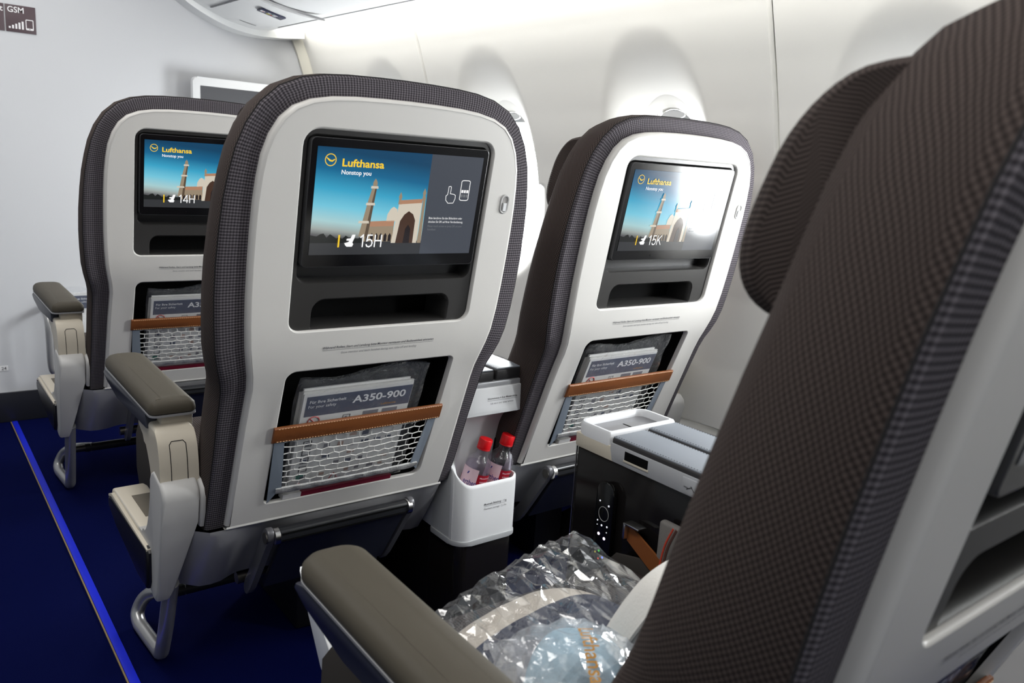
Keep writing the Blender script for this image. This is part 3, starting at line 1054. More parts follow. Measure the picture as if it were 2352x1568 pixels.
def make_seat_back(root, seatno):
    # fabric back cushion: rear strip, seam, side panel, front
    specs = [(0, -.020, .016), (0, -.002, .014), (.45, 0, .0125), (.85, 0, .0135), (1.0, -.001, .0185)]
    r1, u1 = backrest_rings(specs)
    ring_loft('fabric_border', r1, M_FAB, root, uvs=u1)
    specs = [(1.0, -.001, .0187), (1.0, .001, .029), (1.0, .002, .048), (1.0, -.002, .072), (1.0, -.010, .094), (1.0, -.022, .110), (1.0, -.042, .120), (1.0, -.070, .122), (1.0, -.11, .118)]
    r2, u2 = backrest_rings(specs)
    cush = ring_loft('backrest_cushion', r2, M_FABS, root, uvs=u2)
    inner = [(p[0], p[2]) for p in r2[-1]]
    p, t = fill2d(inner[::-1] if sum(a[0] * b[1] - a[1] * b[0] for a, b in zip(inner, inner[1:] + inner[:1])) < 0 else inner, (), .03)
    mesh_obj('backrest_front', [(x, ysh(min(1.06, z)) + .118 * interp([(.34, 1.30), (.50, 1.30), (.65, 1.25), (.80, 1.10), (.92, 1.0), (1.1, 1.0)], z), z) for x, z in p], t, M_CUSH, root, uvs=[(z, x) for x, z in p])
    seam = [Vector(q) for q in r1[-1]]
    tube('piping_seam', seam, .0011, M_SEAM, cush, sides=5)
    # headrest with forward wings
    prof = [(1.058, .090), (1.053, .128), (1.036, .152), (1.008, .169), (.972, .179), (.938, .182), (.915, .174), (.900, .156), (.893, .130), (.893, .095)]
    prof = [tuple(q) for q in catmull(prof, 3)]
    xs = [-.214, -.212, -.205, -.19, -.165, -.14, -.10, -.05, 0, .05, .10, .14, .165, .19, .205, .212, .214]
    hv, huv = [], []
    for x in xs:
        ax = abs(x)
        k = .62 if ax < .09 else (.62 + .38 * min(1, (ax - .09) / .07))
        e = max(0.0, (ax - .190) / .024)
        s = 1 - .30 * e * e
        sz = 1 - .12 * e * e
        acc = 0.0
        for j, (z, d) in enumerate(prof):
            dd = .095 + (d - .095) * k * s if d > .095 else d
            zz = .975 + (z - .975) * sz
            if ax > .12 and zz > 1.0: zz -= (zz - 1.0) * .16 * min(1, (ax - .12) / .06)
            hv.append((x, ysh(zz) + dd, zz))
            if j: acc += math.hypot(prof[j][0] - prof[j - 1][0], prof[j][1] - prof[j - 1][1])
            huv.append((acc, x))
    npf = len(prof)
    hf = [(i * npf + j, (i + 1) * npf + j, (i + 1) * npf + j + 1, i * npf + j + 1) for i in range(len(xs) - 1) for j in range(npf - 1)]
    hf.append(tuple(range(npf)))
    hf.append(tuple((len(xs) - 1) * npf + j for j in range(npf))[::-1])
    mesh_obj('headrest', hv, hf, M_HEAD, root, uvs=huv)
    # moulded shell
    lo = [(x, z) for x, z in OUT]
    face = offset_loop(lo, -.006) if False else [(x - nn.x * .006, z - nn.y * .006) for (x, z), nn in zip(OUT, ONRM)]
    face[0] = (face[0][0], .349); face[-1] = (face[-1][0], .349)
    shell = plate('back_shell', face, [REC, POC], 0.0, M_SHELL, root)
    edge = []
    for (k, dy) in ((.006, 0.0), (.003, .0008), (.001, .003), (0.0, .007), (0.0, .020)):
        edge.append([(x - nn.x * k, ysh(z) + dy, (z - nn.y * k) if 0 < i < len(OUT) - 1 else .349) for i, ((x, z), nn) in enumerate(zip(OUT, ONRM))])
    ring_loft('shell_edge', edge, M_SHELL, shell)
    # rolled foot of the shell
    fv, ff = [], []
    for x in (-.2155, -.1, 0, .1, .2155):
        for (z, dy) in ((.349, 0), (.3455, -.002), (.342, -.001), (.3405, .004), (.342, .016)):
            fv.append((x, ysh(z) + dy, z))
    for i in range(4):
        for j in range(4):
            ff.append((i * 5 + j, (i + 1) * 5 + j, (i + 1) * 5 + j + 1, i * 5 + j + 1))
    mesh_obj('shell_foot', fv, ff, M_SHELL, shell)
    lip = [(-.0001, 0), (.0008, .0004), (.0022, .0022), (.0030, .006), (.0034, .010)]
    well('recess_lip', REC, lip, M_SHELL, shell)
    well('pocket_lip', POC, lip, M_SHELL, shell)
    # charcoal insert of the monitor recess
    ins = offset_loop(REC, -.0030)
    bez = plate('monitor_recess', ins, [BAY, SLOT], .0065, M_RECESS, root, grid=.03)
    well('recess_bay', BAY, [(0, .0065), (.001, .008), (.003, .014), (.006, .032)], M_RECESS, bez, back_name='recess_back', back_mat=M_BLACK)
    well('recess_slot', SLOT, [(0, .0065), (.002, .009), (.004, .02), (.006, .070)], M_RECESS, bez, back_name='slot_back', back_mat=M_DEEP)
    well('pocket_well', offset_loop(POC, -.0034), [(0, .010), (.001, .055)], M_DEEP, root, back_name='pocket_back', back_mat=M_DEEP)
    # monitor
    glass = rr(-.1535, .1535, .8135, 1.004, .008, 5)
    p, t = fill2d(offset_loop(glass, -.0012), (), .04)
    mon = mesh_obj('monitor', [surf(q, -.0012) for q in p], t, M_GLASS, root)
    well('monitor_rim', glass, [(.0012, -.0012), (.0003, -.0008), (0, .0006), (0, .018)], mat('monitor_edge', (.05, .05, .052), .25), mon)
    lathe('monitor_sensor', [(.0016, 0), (.0016, .0003)], M_DEEP, mon, 10, plane_M(-.045, .823, -.0014))
    if seatno:
        make_display(mon, seatno, None)
    # warning words on the shell
    w = .205
    text_mesh('shell_lettering', 'Während Rollen, Start und Landung bitte Monitor verstauen und Bedieneinheit einrasten', .0062, M_TEXT, shell, plane_M(-.104, .6795, -.0004), bold=.012, fit=w, shear=.15)
    mesh_obj('lettering_rule', [surf((x, z), -.0004) for x, z in ((-.104, .6768), (.101, .6768), (.101, .6773), (-.104, .6773))], [(0, 1, 2, 3)], M_TEXT, shell, smooth=False)
    text_mesh('shell_lettering', 'Stow monitor and latch handset during taxi, take-off and landing', .0060, M_TEXT2, shell, plane_M(-.071, .6695, -.0006), fit=.14, shear=.15)
    # coat hook
    hk = rr(.1935, .2095, .902, .932, .0078, 6)
    hp = well('coat_hook', hk, [(-.0016, -.0004), (0, -.0022), (.0018, -.0018), (.0026, .0006)], M_LGREY, root)
    p, t = fill2d(offset_loop(hk, -.0026))
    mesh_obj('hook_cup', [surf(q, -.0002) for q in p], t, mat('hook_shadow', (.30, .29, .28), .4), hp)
    hq = [(.1985, .9055), (.1985, .919), (.2045, .919), (.2045, .9055)]
    mesh_obj('hook_tongue', [surf(q, -.0035) for q in hq] + [surf(q, 0) for q in hq], [(0, 1, 2, 3), (0, 4, 5, 1), (1, 5, 6, 2), (2, 6, 7, 3), (3, 7, 4, 0)], M_WHITE, hp, smooth=False)
    make_net(root)

def make_seat_base(root):
    """cushion, shroud, footrest and undercarriage, local coordinates"""
    # seat cushion (rounded block, ribbed cloth)
    bm = bmesh.new()
    bmesh.ops.create_cube(bm, size=1)
    for v_ in bm.verts:
        v_.co = Vector((v_.co.x * .465, .425 + v_.co.y * .37, .345 + v_.co.z * .125))
    bmesh.ops.bevel(bm, geom=bm.edges[:], offset=.035, segments=5, profile=.5, affect='EDGES')
    o = bm_obj('seat_cushion', bm, M_CUSH, root)
    ul = o.data.uv_layers.new(name='uv')
    for l in o.data.loops:
        c = o.data.vertices[l.vertex_index].co
        ul.data[l.index].uv = (c.x + (c.z * .3), c.y + c.z)
    for sx in (-1, 1):
        prism('seat_side_panel', [(.27, .405), (.56, .415), (.62, .400), (.645, .37), (.650, .29), (.62, .235), (.56, .210), (.45, .205), (.27, .225)], 'x', sx * .236, sx * .243, mat('side_panel_cloth', (.045, .040, .036), .9, spec=.15), root, bev=.003)
    # grey shroud below the shell
    sv, sf = [], []
    zs = [.3445, .335, .31, .28, .25, .225, .212, .210]
    ysr = [.139, .141, .152, .168, .186, .203, .212, .235]
    nx = 28
    for i in range(nx + 1):
        x = -.300 + .542 * i / nx
        for j, (z, y) in enumerate(zip(zs, ysr)):
            dent = .020 * math.exp(-((x + .155) / .05) ** 2) * min(1, j / 3) - .010 * math.exp(-((x + .21) / .03) ** 2) * min(1, j / 3)
            dent += .020 * math.exp(-((x - .17) / .05) ** 2) * min(1, j / 3)
            r_edge = .03 * max(0, (x - .20) / .04) ** 2
            r_edge += .040 * min(1, max(0, (-.240 - x) / .035)) ** 1.5
            sv.append((x, y + dent + r_edge, z))
    nz = len(zs)
    for i in range(nx):
        for j in range(nz - 1):
            sf.append((i * nz + j, (i + 1) * nz + j, (i + 1) * nz + j + 1, i * nz + j + 1))
    mesh_obj('seat_shroud', sv, sf, M_SHROUD, root)
    box('seat_pan', -.235, .235, .245, .60, .225, .29, M_BLACK, root, bev=.01)
    box('recline_gap_shade', -.25, .238, .185, .235, .30, .40, M_DEEP, root, bev=.004)  # near-black block stands in for the shade inside the open recline gap
    # footrest: bar with end caps, panel and swing arms
    fr = empty('footrest', (0, 0, 0)); fr.parent = root
    prism('footrest_bar', [(q[0] + .124, q[1] + .3195) for q in rr(-.0115, .0115, -.0135, .0135, .008, 4)], 'x', -.128, .126, M_BAR, fr, bev=0)
    for k in range(2):
        box('footrest_groove', -.126, .124, .1115, .1135, .312 + k * .012, .3145 + k * .012, M_DEEP, fr, bev=0)
    for (x0, x1) in ((-.140, -.128), (.126, .138)):
        lathe('footrest_cap', [(.012, 0), (.0155, .0015), (.0155, x1 - x0 - .0015), (.012, x1 - x0)], M_CHROME, fr, 20, Matrix.Translation((x0, .124, .3195)) @ Matrix.Rotation(PI / 2, 4, 'Y'))
    lathe('footrest_pivot', [(.0105, 0), (.0105, .012)], M_STEEL, fr, 16, Matrix.Translation((-.154, .124, .3195)) @ Matrix.Rotation(PI / 2, 4, 'Y'))
    prism('footrest_panel', [(.118, .310), (.128, .310), (.215, .185), (.205, .180)], 'x', -.126, .124, M_NAVY, fr, bev=.002)
    for xa in (-.146, .136):
        arm = catmull([(.115, .334), (.128, .337), (.140, .325), (.165, .285), (.205, .225), (.235, .185), (.235, .165), (.215, .17), (.175, .225), (.135, .285), (.113, .318)], 3, closed=True)
        prism('footrest_arm', [tuple(q) for q in arm], 'x', xa - .006, xa + .006, mat('footrest_grey', (.13, .13, .14), .35, metal=.3), fr, bev=.002)
    tube('footrest_tube', [(-.16, .255, .185), (.16, .255, .185)], .012, M_STEEL, fr)
    # undercarriage: spars and inner legs
    tube('front_spar', [(-.25, .44, .086), (.26, .44, .086)], .0105, M_STEEL, root)
    tube('front_spar_sleeve', [(-.22, .44, .086), (.20, .44, .086)], .0125, mat('spar_sleeve', (.055, .055, .055), .35, metal=.6), root)
    for xl in (.105,):
        leg = [(.20, .21), (.245, .21), (.29, .12), (.41, .03), (.50, .03), (.50, .0), (.17, .0), (.17, .035), (.235, .10)]
        prism('inner_leg', leg, 'x', xl - .012, xl + .012, M_STEEL, root, bev=.003)
    box('equipment_box', -.02, .07, .30, .55, .005, .22, M_BLACK, root, bev=.006)

def make_side(root, s, armrest_only=False):
    """end structure, armrest and leg. s=+1: on the -x (aisle) side as built; s=-1 mirrors it"""
    def X(x): return s * x
    ar = empty('armrest', (0, 0, 0)); ar.parent = root
    # pad: rounded plan, soft top, gentle droop to the rear
    y0, y1 = .192, .556
    xa, xb = -.319, -.243
    plan = []
    plan += arc_pts((xa + .013, y0 + .013), .013, PI, 1.5 * PI, 4) + arc_pts((xb - .013, y0 + .013), .013, 1.5 * PI, 2 * PI, 4)
    plan += arc_pts((xb - .030, y1 - .030), .030, 0, .5 * PI, 6) + arc_pts((xa + .030, y1 - .030), .030, .5 * PI, PI, 6)
    def padz(y): return .5745 - .12 * (y - .42) ** 2
    def loft(name, levels, m, par):
        rings = []
        for inset, dz in levels:
            rings.append([(X(p[0]), p[1], padz(p[1]) + dz) for p in offset_loop(plan, -inset)])
        n_ = len(plan)
        vv = [p for r in rings for p in r]
        ff = [(r * n_ + k, r * n_ + (k + 1) % n_, (r + 1) * n_ + (k + 1) % n_, (r + 1) * n_ + k) for r in range(len(rings) - 1) for k in range(n_)]
        ff.append(tuple(range(n_))[::-1])
        inset, dz = levels[-1]
        gp, gt = fill2d(offset_loop(plan, -inset), (), .02)
        b_ = len(vv)
        vv += [(X(p[0]), p[1], padz(p[1]) + dz) for p in gp]
        ff += [tuple(b_ + q for q in t) for t in gt]
        return mesh_obj(name, vv, ff, m, par)
    loft('armrest_pad', [(.004, -.024), (.0005, -.022), (0, -.017), (.0015, -.009), (.007, -.003), (.014, -.0005), (.022, 0)], M_PAD, ar)
    loft('armrest_piping', [(.003, -.0285), (.0, -.0275), (.0, -.0245), (.003, -.024)], M_SHROUD, ar)
    def strip_poly(a, b): return [(a, padz(a) - .055), (a + .004, padz(a) - .0285), (b - .02, padz(b) - .0285), (b - .004, padz(b) - .033), (b, padz(b) - .040), (b - .03, padz(b) - .050), (b - .12, padz(b) - .060)]
    prism('armrest_trim', strip_poly(.225, .553), 'x', X(-.3185), X(-.300), M_NAVY, ar, bev=.003)
    body = [(.21, .500), (.205, padz(.21) - .0285), (.53, padz(.53) - .0285), (.545, padz(.55) - .036), (.50, padz(.5) - .056), (.36, padz(.36) - .072), (.30, padz(.3) - .090)]
    prism('armrest_body', body, 'x', X(-.299), X(-.247), M_CREAM, ar, bev=.004)
    rear = catmull([(.190, .524), (.172, .505), (.163, .478), (.160, .450), (.160, .415)], 4)
    front = catmull([(.200, .40), (.212, .42), (.228, .455), (.255, .487), (.300, .508), (.300, .530)], 4)
    prism('armrest_post', [tuple(q) for q in rear] + [tuple(q) for q in front], 'x', X(-.314), X(-.252), M_CREAM, ar, bev=.009, seg=3)
    # access cover outline on the post's rear face
    def pf(x, z):
        tab = sorted((q[1], q[0]) for q in [tuple(w) for w in rear])
        return (X(x), interp(tab, z) - .0004, z)
    loop = [(-.296, .440 + .006 * k) for k in range(11)] + [(-.292, .505), (-.283, .505), (-.274, .505)] + [(-.270, .500 - .006 * k) for k in range(11)]
    lv, lf = [], []
    tube_geo([pf(x, z) for x, z in loop], .0007, 5, verts=lv, faces=lf)
    mesh_obj('post_cover_seam', lv, lf, M_SEAM, ar)
    # end bay with ledge
    bay = [(.137, .412), (.141, .428), (.155, .440), (.196, .450), (.210, .443)] + [tuple(q) for q in catmull([(.214, .44), (.222, .39), (.245, .335), (.275, .309), (.315, .303)], 4)] + \
          [(.50, .303), (.518, .300), (.527, .291), (.523, .272), (.44, .255), (.26, .232), (.222, .205), (.205, .205), (.192, .225), (.150, .365)]
    fb = prism('end_bay', bay, 'x', X(-.3165), X(-.257), M_LGREY, root, bev=.006, seg=3)
    for v_ in fb.data.vertices:
        if v_.co.z < .37 and v_.co.y < .30 and abs(v_.co.x) < .29:
            v_.co.x += -s * .034 * (.37 - v_.co.z) / .165
    prism('end_bay_inner', [(.139, .410), (.143, .426), (.157, .437), (.195, .447), (.205, .438), (.205, .355), (.155, .352), (.148, .37)], 'x', X(-.256), X(-.240), M_LGREY, fb, bev=.005, seg=3)
    prism('ledge_cap', [(.30, .2985), (.31, .3045), (.50, .3045), (.521, .300), (.5285, .290), (.515, .284), (.32, .290)], 'x', X(-.3175), X(-.256), M_CREAM, fb, bev=.005, seg=3)
    box('ledge_pad', *sorted((X(-.296), X(-.262))), .345, .455, .3040, .3052, mat('ledge_grip', (.13, .115, .09), .8), fb, bev=.0006)
    prism('bumper', [(.222, .290), (.228, .297), (.50, .291), (.530, .281), (.528, .262), (.46, .246), (.29, .222), (.235, .218), (.224, .235)], 'x', X(-.3245), X(-.305), M_BLACK, fb, bev=.005, seg=3)
    prism('bumper_rail', [(.226, .2915), (.226, .2965), (.50, .2995), (.528, .288), (.526, .282), (.50, .2935)], 'x', X(-.3235), X(-.310), M_CREAM, fb, bev=.0015)
    # leg loop: down from the bay, skid along the floor, up and over to the front spar
    pts = catmull([(-.290, .205, .235), (-.285, .262, .13), (-.280, .312, .055), (-.278, .340, .020), (-.279, .375, .0145), (-.284, .44, .0145), (-.286, .475, .016), (-.283, .498, .030), (-.268, .492, .062), (-.245, .462, .083), (-.20, .44, .086)], 6)
    tube('leg', [(X(p.x), p.y, p.z) for p in pts], .0135, M_TUBE, root, sides=14)

SEAT_X = .632
def seat_root(x, y, label):
    r = empty('passenger_seat', (x, y, 0))
    tag(r, label, 'seat', 'grey fabric passenger seats')
    return r

ROWB = 1.15
PITCH = .965
SPC = .638
# row B aisle seat is the pattern; its number is drawn per seat
seatB = seat_root(SEAT_X, ROWB, 'grey passenger seat whose back screen reads 15H, at the centre of the picture')
make_seat_back(seatB, '15H')
make_seat_base(seatB)
make_side(seatB, 1)

def dimmed(m, k):
    n_ = m.name + '_dimmed'
    if n_ not in MATS:
        c = m.copy()
        c.name = n_
        b = c.node_tree.nodes['Principled BSDF']
        b.inputs['Emission Strength'].default_value *= k
        MATS[n_] = c
    return MATS[n_]

def dup_seat(x, y, label, seatno, side=None, dim=0):
    r = seatB.copy()
    link(r)
    r.location = (x, y, 0)
    r['label'] = label
    for ch in list(seatB.children):
        if side == 'window' and ch.name.split('.')[0] in ('armrest', 'end_bay', 'leg'):
            continue
        c = ch.copy(); link(c, r)
        if side == 'window' and ch.name.split('.')[0] == 'seat_shroud':
            c.scale.x = -1
        for g in list(ch.children):
            if g.name.startswith('screen_seat_number'):
                continue
            d = g.copy(); link(d, c)
            if dim and g.name.startswith('screen_'):
                d.material_slots[0].link = 'OBJECT'
                d.material_slots[0].material = dimmed(g.data.materials[0], dim)
        if ch.name.split('.')[0] == 'monitor' and seatno:
            seat_number(seatno, .272, .925, .0195, dimmed(MS_WHITE, dim) if dim else MS_WHITE, c, .0002 * 12)
    if side == 'window':
        make_side(r, -1)
    return r

seatA = dup_seat(SEAT_X, ROWB + PITCH, 'grey passenger seat whose back screen reads 14H, in front by the bulkhead', '14H')
seatK = dup_seat(SEAT_X + SPC, ROWB, 'grey passenger seat whose back screen reads 15K, beside the window wall', '15K', side='window')
seatC = dup_seat(SEAT_X - .006, ROWB - PITCH, 'large dark grey seat nearest the camera at the right edge, headrest wing forward', '16H')

lr = empty('leg_rest', (0, 0, 0)); lr.parent = seatC
prism('leg_rest_side', [(.735, .450), (.715, .435), (.660, .400), (.628, .378), (.640, .325), (.665, .345), (.705, .405)], 'x', -.236, -.224, M_WHITE, lr, bev=.003)
prism('leg_rest_pad', [(.60, .325), (.64, .335), (.665, .335), (.66, .29), (.60, .27)], 'x', -.222, .222, M_CUSH, lr, bev=.008)

# ================================================================== CENTRE CONSOLES
def make_console(y):
    """y: world y of the rear face"""
    r = empty('centre_console', (0, y, 0))
    xa, xb = .877, 1.030
    # core
    box('console_body', xa + .004, xb - .004, .11, .632, .0, .535, M_PIANO, r, bev=.003)
    box('console_front_edge', xa + .002, xa + .0045, .6315, .6335, .02, .535, M_CHROME, r, bev=0)
    # rear upper panel with words
    prism('rear_panel', rr(xa, xb, .484, .5425, (.012, .012, .002, .002), 4), 'y', 0.0, .14, M_WHITE, r, bev=.003)
    text_mesh('panel_lettering', 'Schwimmweste in Ihrer Mittelarmlehne', .0056, M_TEXT, r, Matrix.Translation((.936, -.0006, .5165)) @ SL, bold=.012, fit=.075)
    mesh_obj('lettering_rule', [(.936, -.0006, .5135), (1.011, -.0006, .5135), (1.011, -.0006, .514), (.936, -.0006, .514)], [(0, 1, 2, 3)], M_TEXT, r, smooth=False)
    text_mesh('panel_lettering', 'Life vest in your center armrest', .0054, M_TEXT2, r, Matrix.Translation((.944, -.0006, .506)) @ SL, fit=.058)
    # side cheeks of the bottle recess and its back
    cheek = [(.000, .500), (.000, .484)] + [tuple(q) for q in catmull([(.006, .470), (.022, .452), (.034, .42), (.036, .385), (.028, .365)], 3)] + [(.020, .352), (.020, .215), (.14, .215), (.14, .50)]
    prism('recess_cheek', cheek, 'x', xa, xa + .009, M_WHITE, r, bev=.002)
    cheek2 = [(.000, .500), (.000, .484)] + [tuple(q) for q in catmull([(.003, .477), (.012, .466), (.022, .446), (.028, .42), (.030, .39), (.026, .365)], 3)] + [(.030, .340), (.030, .215), (.14, .215), (.14, .50)]
    prism('recess_cheek', cheek2, 'x', xb - .006, xb, M_WHITE, r, bev=.002)
    bk = [tuple(q) for q in catmull([(.006, .482), (.030, .478), (.055, .462), (.072, .43), (.085, .37), (.092, .30), (.095, .222)], 4)]
    vv = [(x, yy, zz) for x in (xa + .008, xb - .008) for yy, zz in bk]
    nb = len(bk)
    mesh_obj('recess_back', vv, [(i, i + 1, nb + i + 1, nb + i) for i in range(nb - 1)], M_WHITE, r)
    # bottle bin: hollow with rounded rear corners
    outer = rr(xa, xb, -.004, .10, (.034, .020, .004, .004), 7)
    inner = offset_loop(outer, -.006)
    def rim(p): return .331 + max(0, min(.040 if p[0] < .95 else .010, (p[1] + .004) * 1.15))
    n_ = len(outer)
    levels = [[(x + (x - .95) * -.0, yy, .215) for x, yy in outer], [(x, yy, rim((x, yy)) - .003) for x, yy in outer], [(x, yy, rim((x, yy))) for x, yy in offset_loop(outer, -.0015)],
              [(x, yy, rim((x, yy))) for x, yy in offset_loop(outer, -.0045)], [(x, yy, rim((x, yy)) - .003) for x, yy in inner], [(x, yy, .222) for x, yy in inner]]
    vv = [p for l in levels for p in l]
    ff = [(q * n_ + k, q * n_ + (k + 1) % n_, (q + 1) * n_ + (k + 1) % n_, (q + 1) * n_ + k) for q in range(5) for k in range(n_)]
    ff.append(tuple(5 * n_ + k for k in range(n_)))
    bn = mesh_obj('bottle_bin', vv, ff, M_WHITE, r)
    prism('bin_foot', offset_loop(outer, .002), 'z', .204, .2155, mat('bin_foot_grey', (.45, .46, .47), .4), bn, bev=.002)
    text_mesh('bin_lettering', 'Maximale Beladung - 1 kg', .0062, M_TEXT, bn, Matrix.Translation((.940, -.0046, .288)) @ SL, bold=.010, fit=.058)
    mesh_obj('lettering_rule', [(.940, -.0046, .2852), (.998, -.0046, .2852), (.998, -.0046, .2857), (.940, -.0046, .2857)], [(0, 1, 2, 3)], M_TEXT, bn, smooth=False)
    text_mesh('bin_lettering', 'Maximum stowage - 2.2 lbs', .0062, M_TEXT2, bn, Matrix.Translation((.940, -.0046, .2775)) @ SL, fit=.058)
    prism('console_pedestal', rr(xa + .006, xb - .004, -.001, .50, .02, 4), 'z', .0, .205, M_PIANO, r, bev=.002)
    # top: silver side rail, lids, front tray
    prism('side_rail', [(.12, .536), (.556, .536), (.556, .552), (.552, .566), (.12, .566)], 'x', xa - .001, xa + .012, M_SILVER, r, bev=.002)
    prism('side_rail', [(.12, .536), (.632, .536), (.632, .566), (.12, .566)], 'x', xb - .012, xb + .001, M_SILVER, r, bev=.002)
    prism('rail_end', [(.545, .536), (.630, .536), (.633, .539), (.633, .560), (.552, .560)], 'x', xa - .0012, xa + .02, M_CREAM, r, bev=.002)
    box('card_slot', xa - .0018, xa + .004, .472, .520, .5475, .5615, M_DEEP, r, bev=0)
    box('slot_sill', xa - .0022, xa + .004, .470, .522, .5440, .5475, M_CREAM, r, bev=.0005)
    box('lid_frame', xa, xb, .003, .556, .5425, .553, M_SILVER, r, bev=.002)
    xm = .956
    for (a, b, dz) in ((xa + .001, xm - .002, 0), (xm + .002, xb - .001, .002)):
        lid = box('lid_pad', a, b, .006, .553, .553, .5745 + dz, M_LSIDE, r, bev=.004, seg=3)
        box('lid_top', a + .0015, b - .0015, .0075, .5515, .5725 + dz, .5762 + dz, M_GREYL, lid, bev=.0022, seg=3)
        for e_ in (a + .005, b - .005):
            tv, tf = [], []
            for k in range(100):
                yy = .012 + .534 * k / 99
                tube_geo([(e_, yy, .5763 + dz), (e_, yy + .0026, .5763 + dz)], .0004, 4, verts=tv, faces=tf)
            mesh_obj('lid_stitching', tv, tf, M_LSIDE, lid, smooth=False)
    to = rr(xa - .001, xb + .001, .556, .636, (.004, .004, .022, .022), 6)
    ti = rr(xa + .008, xb - .008, .564, .628, (.004, .004, .016, .016), 6)
    n_ = len(to)
    lv = [[(x, yy, .553) for x, yy in to], [(x, yy, .5765) for x, yy in to], [(x, yy, .5805) for x, yy in offset_loop(to, -.003)], [(x, yy, .5805) for x, yy in offset_loop(ti, .002)], [(x, yy, .578) for x, yy in ti], [(x, yy, .5690) for x, yy in offset_loop(ti, -.002)]]
    vv = [p for l in lv for p in l]
    ff = [(q * n_ + k, q * n_ + (k + 1) % n_, (q + 1) * n_ + (k + 1) % n_, (q + 1) * n_ + k) for q in range(5) for k in range(n_)]
    tr = mesh_obj('front_tray', vv, ff, mat('tray_rim_white', (.66, .67, .69), .3), r)
    mesh_obj('tray_floor', [(x, yy, .5692) for x, yy in offset_loop(ti, -.001)], [tuple(range(n_))], M_TRAY, tr, smooth=False)
    box('tray_slot', xm - .0015, xm + .0015, .566, .605, .5690, .5696, M_DEEP, tr, bev=0)
    badge = prism('rail_badge', rr(.374, .404, .5380, .5625, (.008, .002, .002, .002), 4), 'x', xa - .0030, xa, M_SILVER, r, bev=.0012)
    for k, (a, l) in enumerate(((.8, .010), (-.5, .011), (.1, .007))):
        c = Vector((xa - .0033, .383 + k * .006, .549))
        dv = Vector((0, math.cos(a), math.sin(a))) * l / 2
        tube('badge_mark', [c - dv, c + dv], .0006, M_PINK, badge, sides=4)
    return r

conB = make_console(ROWB + .112)
tag(conB, 'white centre console with bottle bin holding two bottles, between 15H and 15K seats', 'console', 'centre consoles between seat pairs')
conC = copy_tree(conB)
conC.location = (0, ROWB + .112 - PITCH, 0)
tag(conC, 'black sided centre console with grey padded lids and handset, beside the nearest seat', 'console', 'centre consoles between seat pairs')

# handset in the near console's side, leather loop and felt pouch
hs = empty('seat_handset', (.873, 0, 0))
tag(hs, 'black remote handset with small lit keys set in the console side', 'handset')
HY, HZ = .844, .445
prism('handset_body', rr(HY - .019, HY + .019, .362, .502, (.008, .008, .018, .018), 6), 'x', -.004, .004, mat('handset_black', (.004, .004, .004), .2), hs, bev=.002)
def key(y, z, m, r=.0026, name='handset_key'):
    lathe(name, [(r, 0), (r, .0006)], m, hs, 10, Matrix.Translation((-.004, y, z)) @ Matrix.Rotation(-PI / 2, 4, 'Y'))
rv, rf = [], []
tube_geo([(-.0042, HY + .011 * math.cos(a), .4485 + .012 * math.sin(a)) for a in [2 * PI * k / 24 for k in range(24)]], .0005, 4, closed=True, verts=rv, faces=rf)
mesh_obj('handset_dial', rv, rf, mat('key_grey', (.3, .3, .3), .4, emis=(.3, .3, .3), estr=.12), hs)
for (y, z, m, r) in ((HY + .010, .468, M_LED, .0020), (HY - .010, .4655, M_LED, .0024), (HY + .012, .434, M_LED, .0018), (HY + .002, .4285, M_LED, .0024), (HY - .010, .430, M_LED, .0022),
                     (HY - .010, .4205, M_LED, .0014), (HY + .012, .4265, M_LED, .0011), (HY + .007, .4125, M_LEDP, .0034), (HY - .006, .4085, M_LEDP, .0034),
                     (HY + .003, .384, M_LEDG, .0026), (HY + .011, .379, M_LEDY, .0022), (HY - .006, .376, M_LEDB, .0026), (HY + .003, .3705, M_LEDR, .0022)):
    key(y, z, m, r * .72)

lp = empty('leather_loop', (.873, 0, 0))
tag(lp, 'tan leather strap with metal clip on the black console side', 'strap')
sp = [(-.004, .786, .452), (-.006, .784, .437), (-.010, .70, .400), (-.010, .62, .372), (-.010, .618, .384), (-.006, .70, .420)]
vv = [(-.006, .785, .457), (-.006, .785, .430), (-.020, .60, .348), (-.020, .60, .390), (-.009, .785, .457), (-.009, .785, .430), (-.0235, .60, .348), (-.0235, .60, .390)]
mesh_obj('strap_band', vv, [(4, 5, 6, 7), (0, 3, 2, 1), (0, 1, 5, 4), (3, 7, 6, 2), (0, 4, 7, 3), (1, 2, 6, 5)], M_LEATHER, lp, smooth=False)
box('strap_clip', -.018, .0, .783, .788, .434, .460, M_CHROME, lp, bev=.001)
box('strap_clip_tab', -.0075, -.004, .770, .786, .437, .450, M_CHROME, lp, bev=.0008)
box('strap_clip_top', -.018, .0, .756, .786, .4575, .4605, M_CHROME, lp, bev=.0008)

pch = empty('felt_pouch', (.866, .672, .365))
tag(pch, 'grey felt pouch with red orange piping tucked in the black console side', 'pouch')
bm = bmesh.new()
bmesh.ops.create_cube(bm, size=1)
for v_ in bm.verts:
    v_.co = Vector((v_.co.x * .014, v_.co.y * .100, .0625 + v_.co.z * .125))
bmesh.ops.bevel(bm, geom=bm.edges[:], offset=.005, segments=3, profile=.5, affect='EDGES')
bm_obj('pouch_body', bm, M_FELT, pch)
for k, (m_, w_) in enumerate(((M_ORANGE, .0016), (mat('brown_trim', (.10, .045, .035), .7), .0022))):
    tube('pouch_piping', catmull([(-.0065, .022 - k * .006, .122), (-.0072, .034 - k * .006, .09), (-.0072, .040 - k * .006, .05), (-.0068, .041 - k * .006, .01)], 6), w_, m_, pch, sides=6)

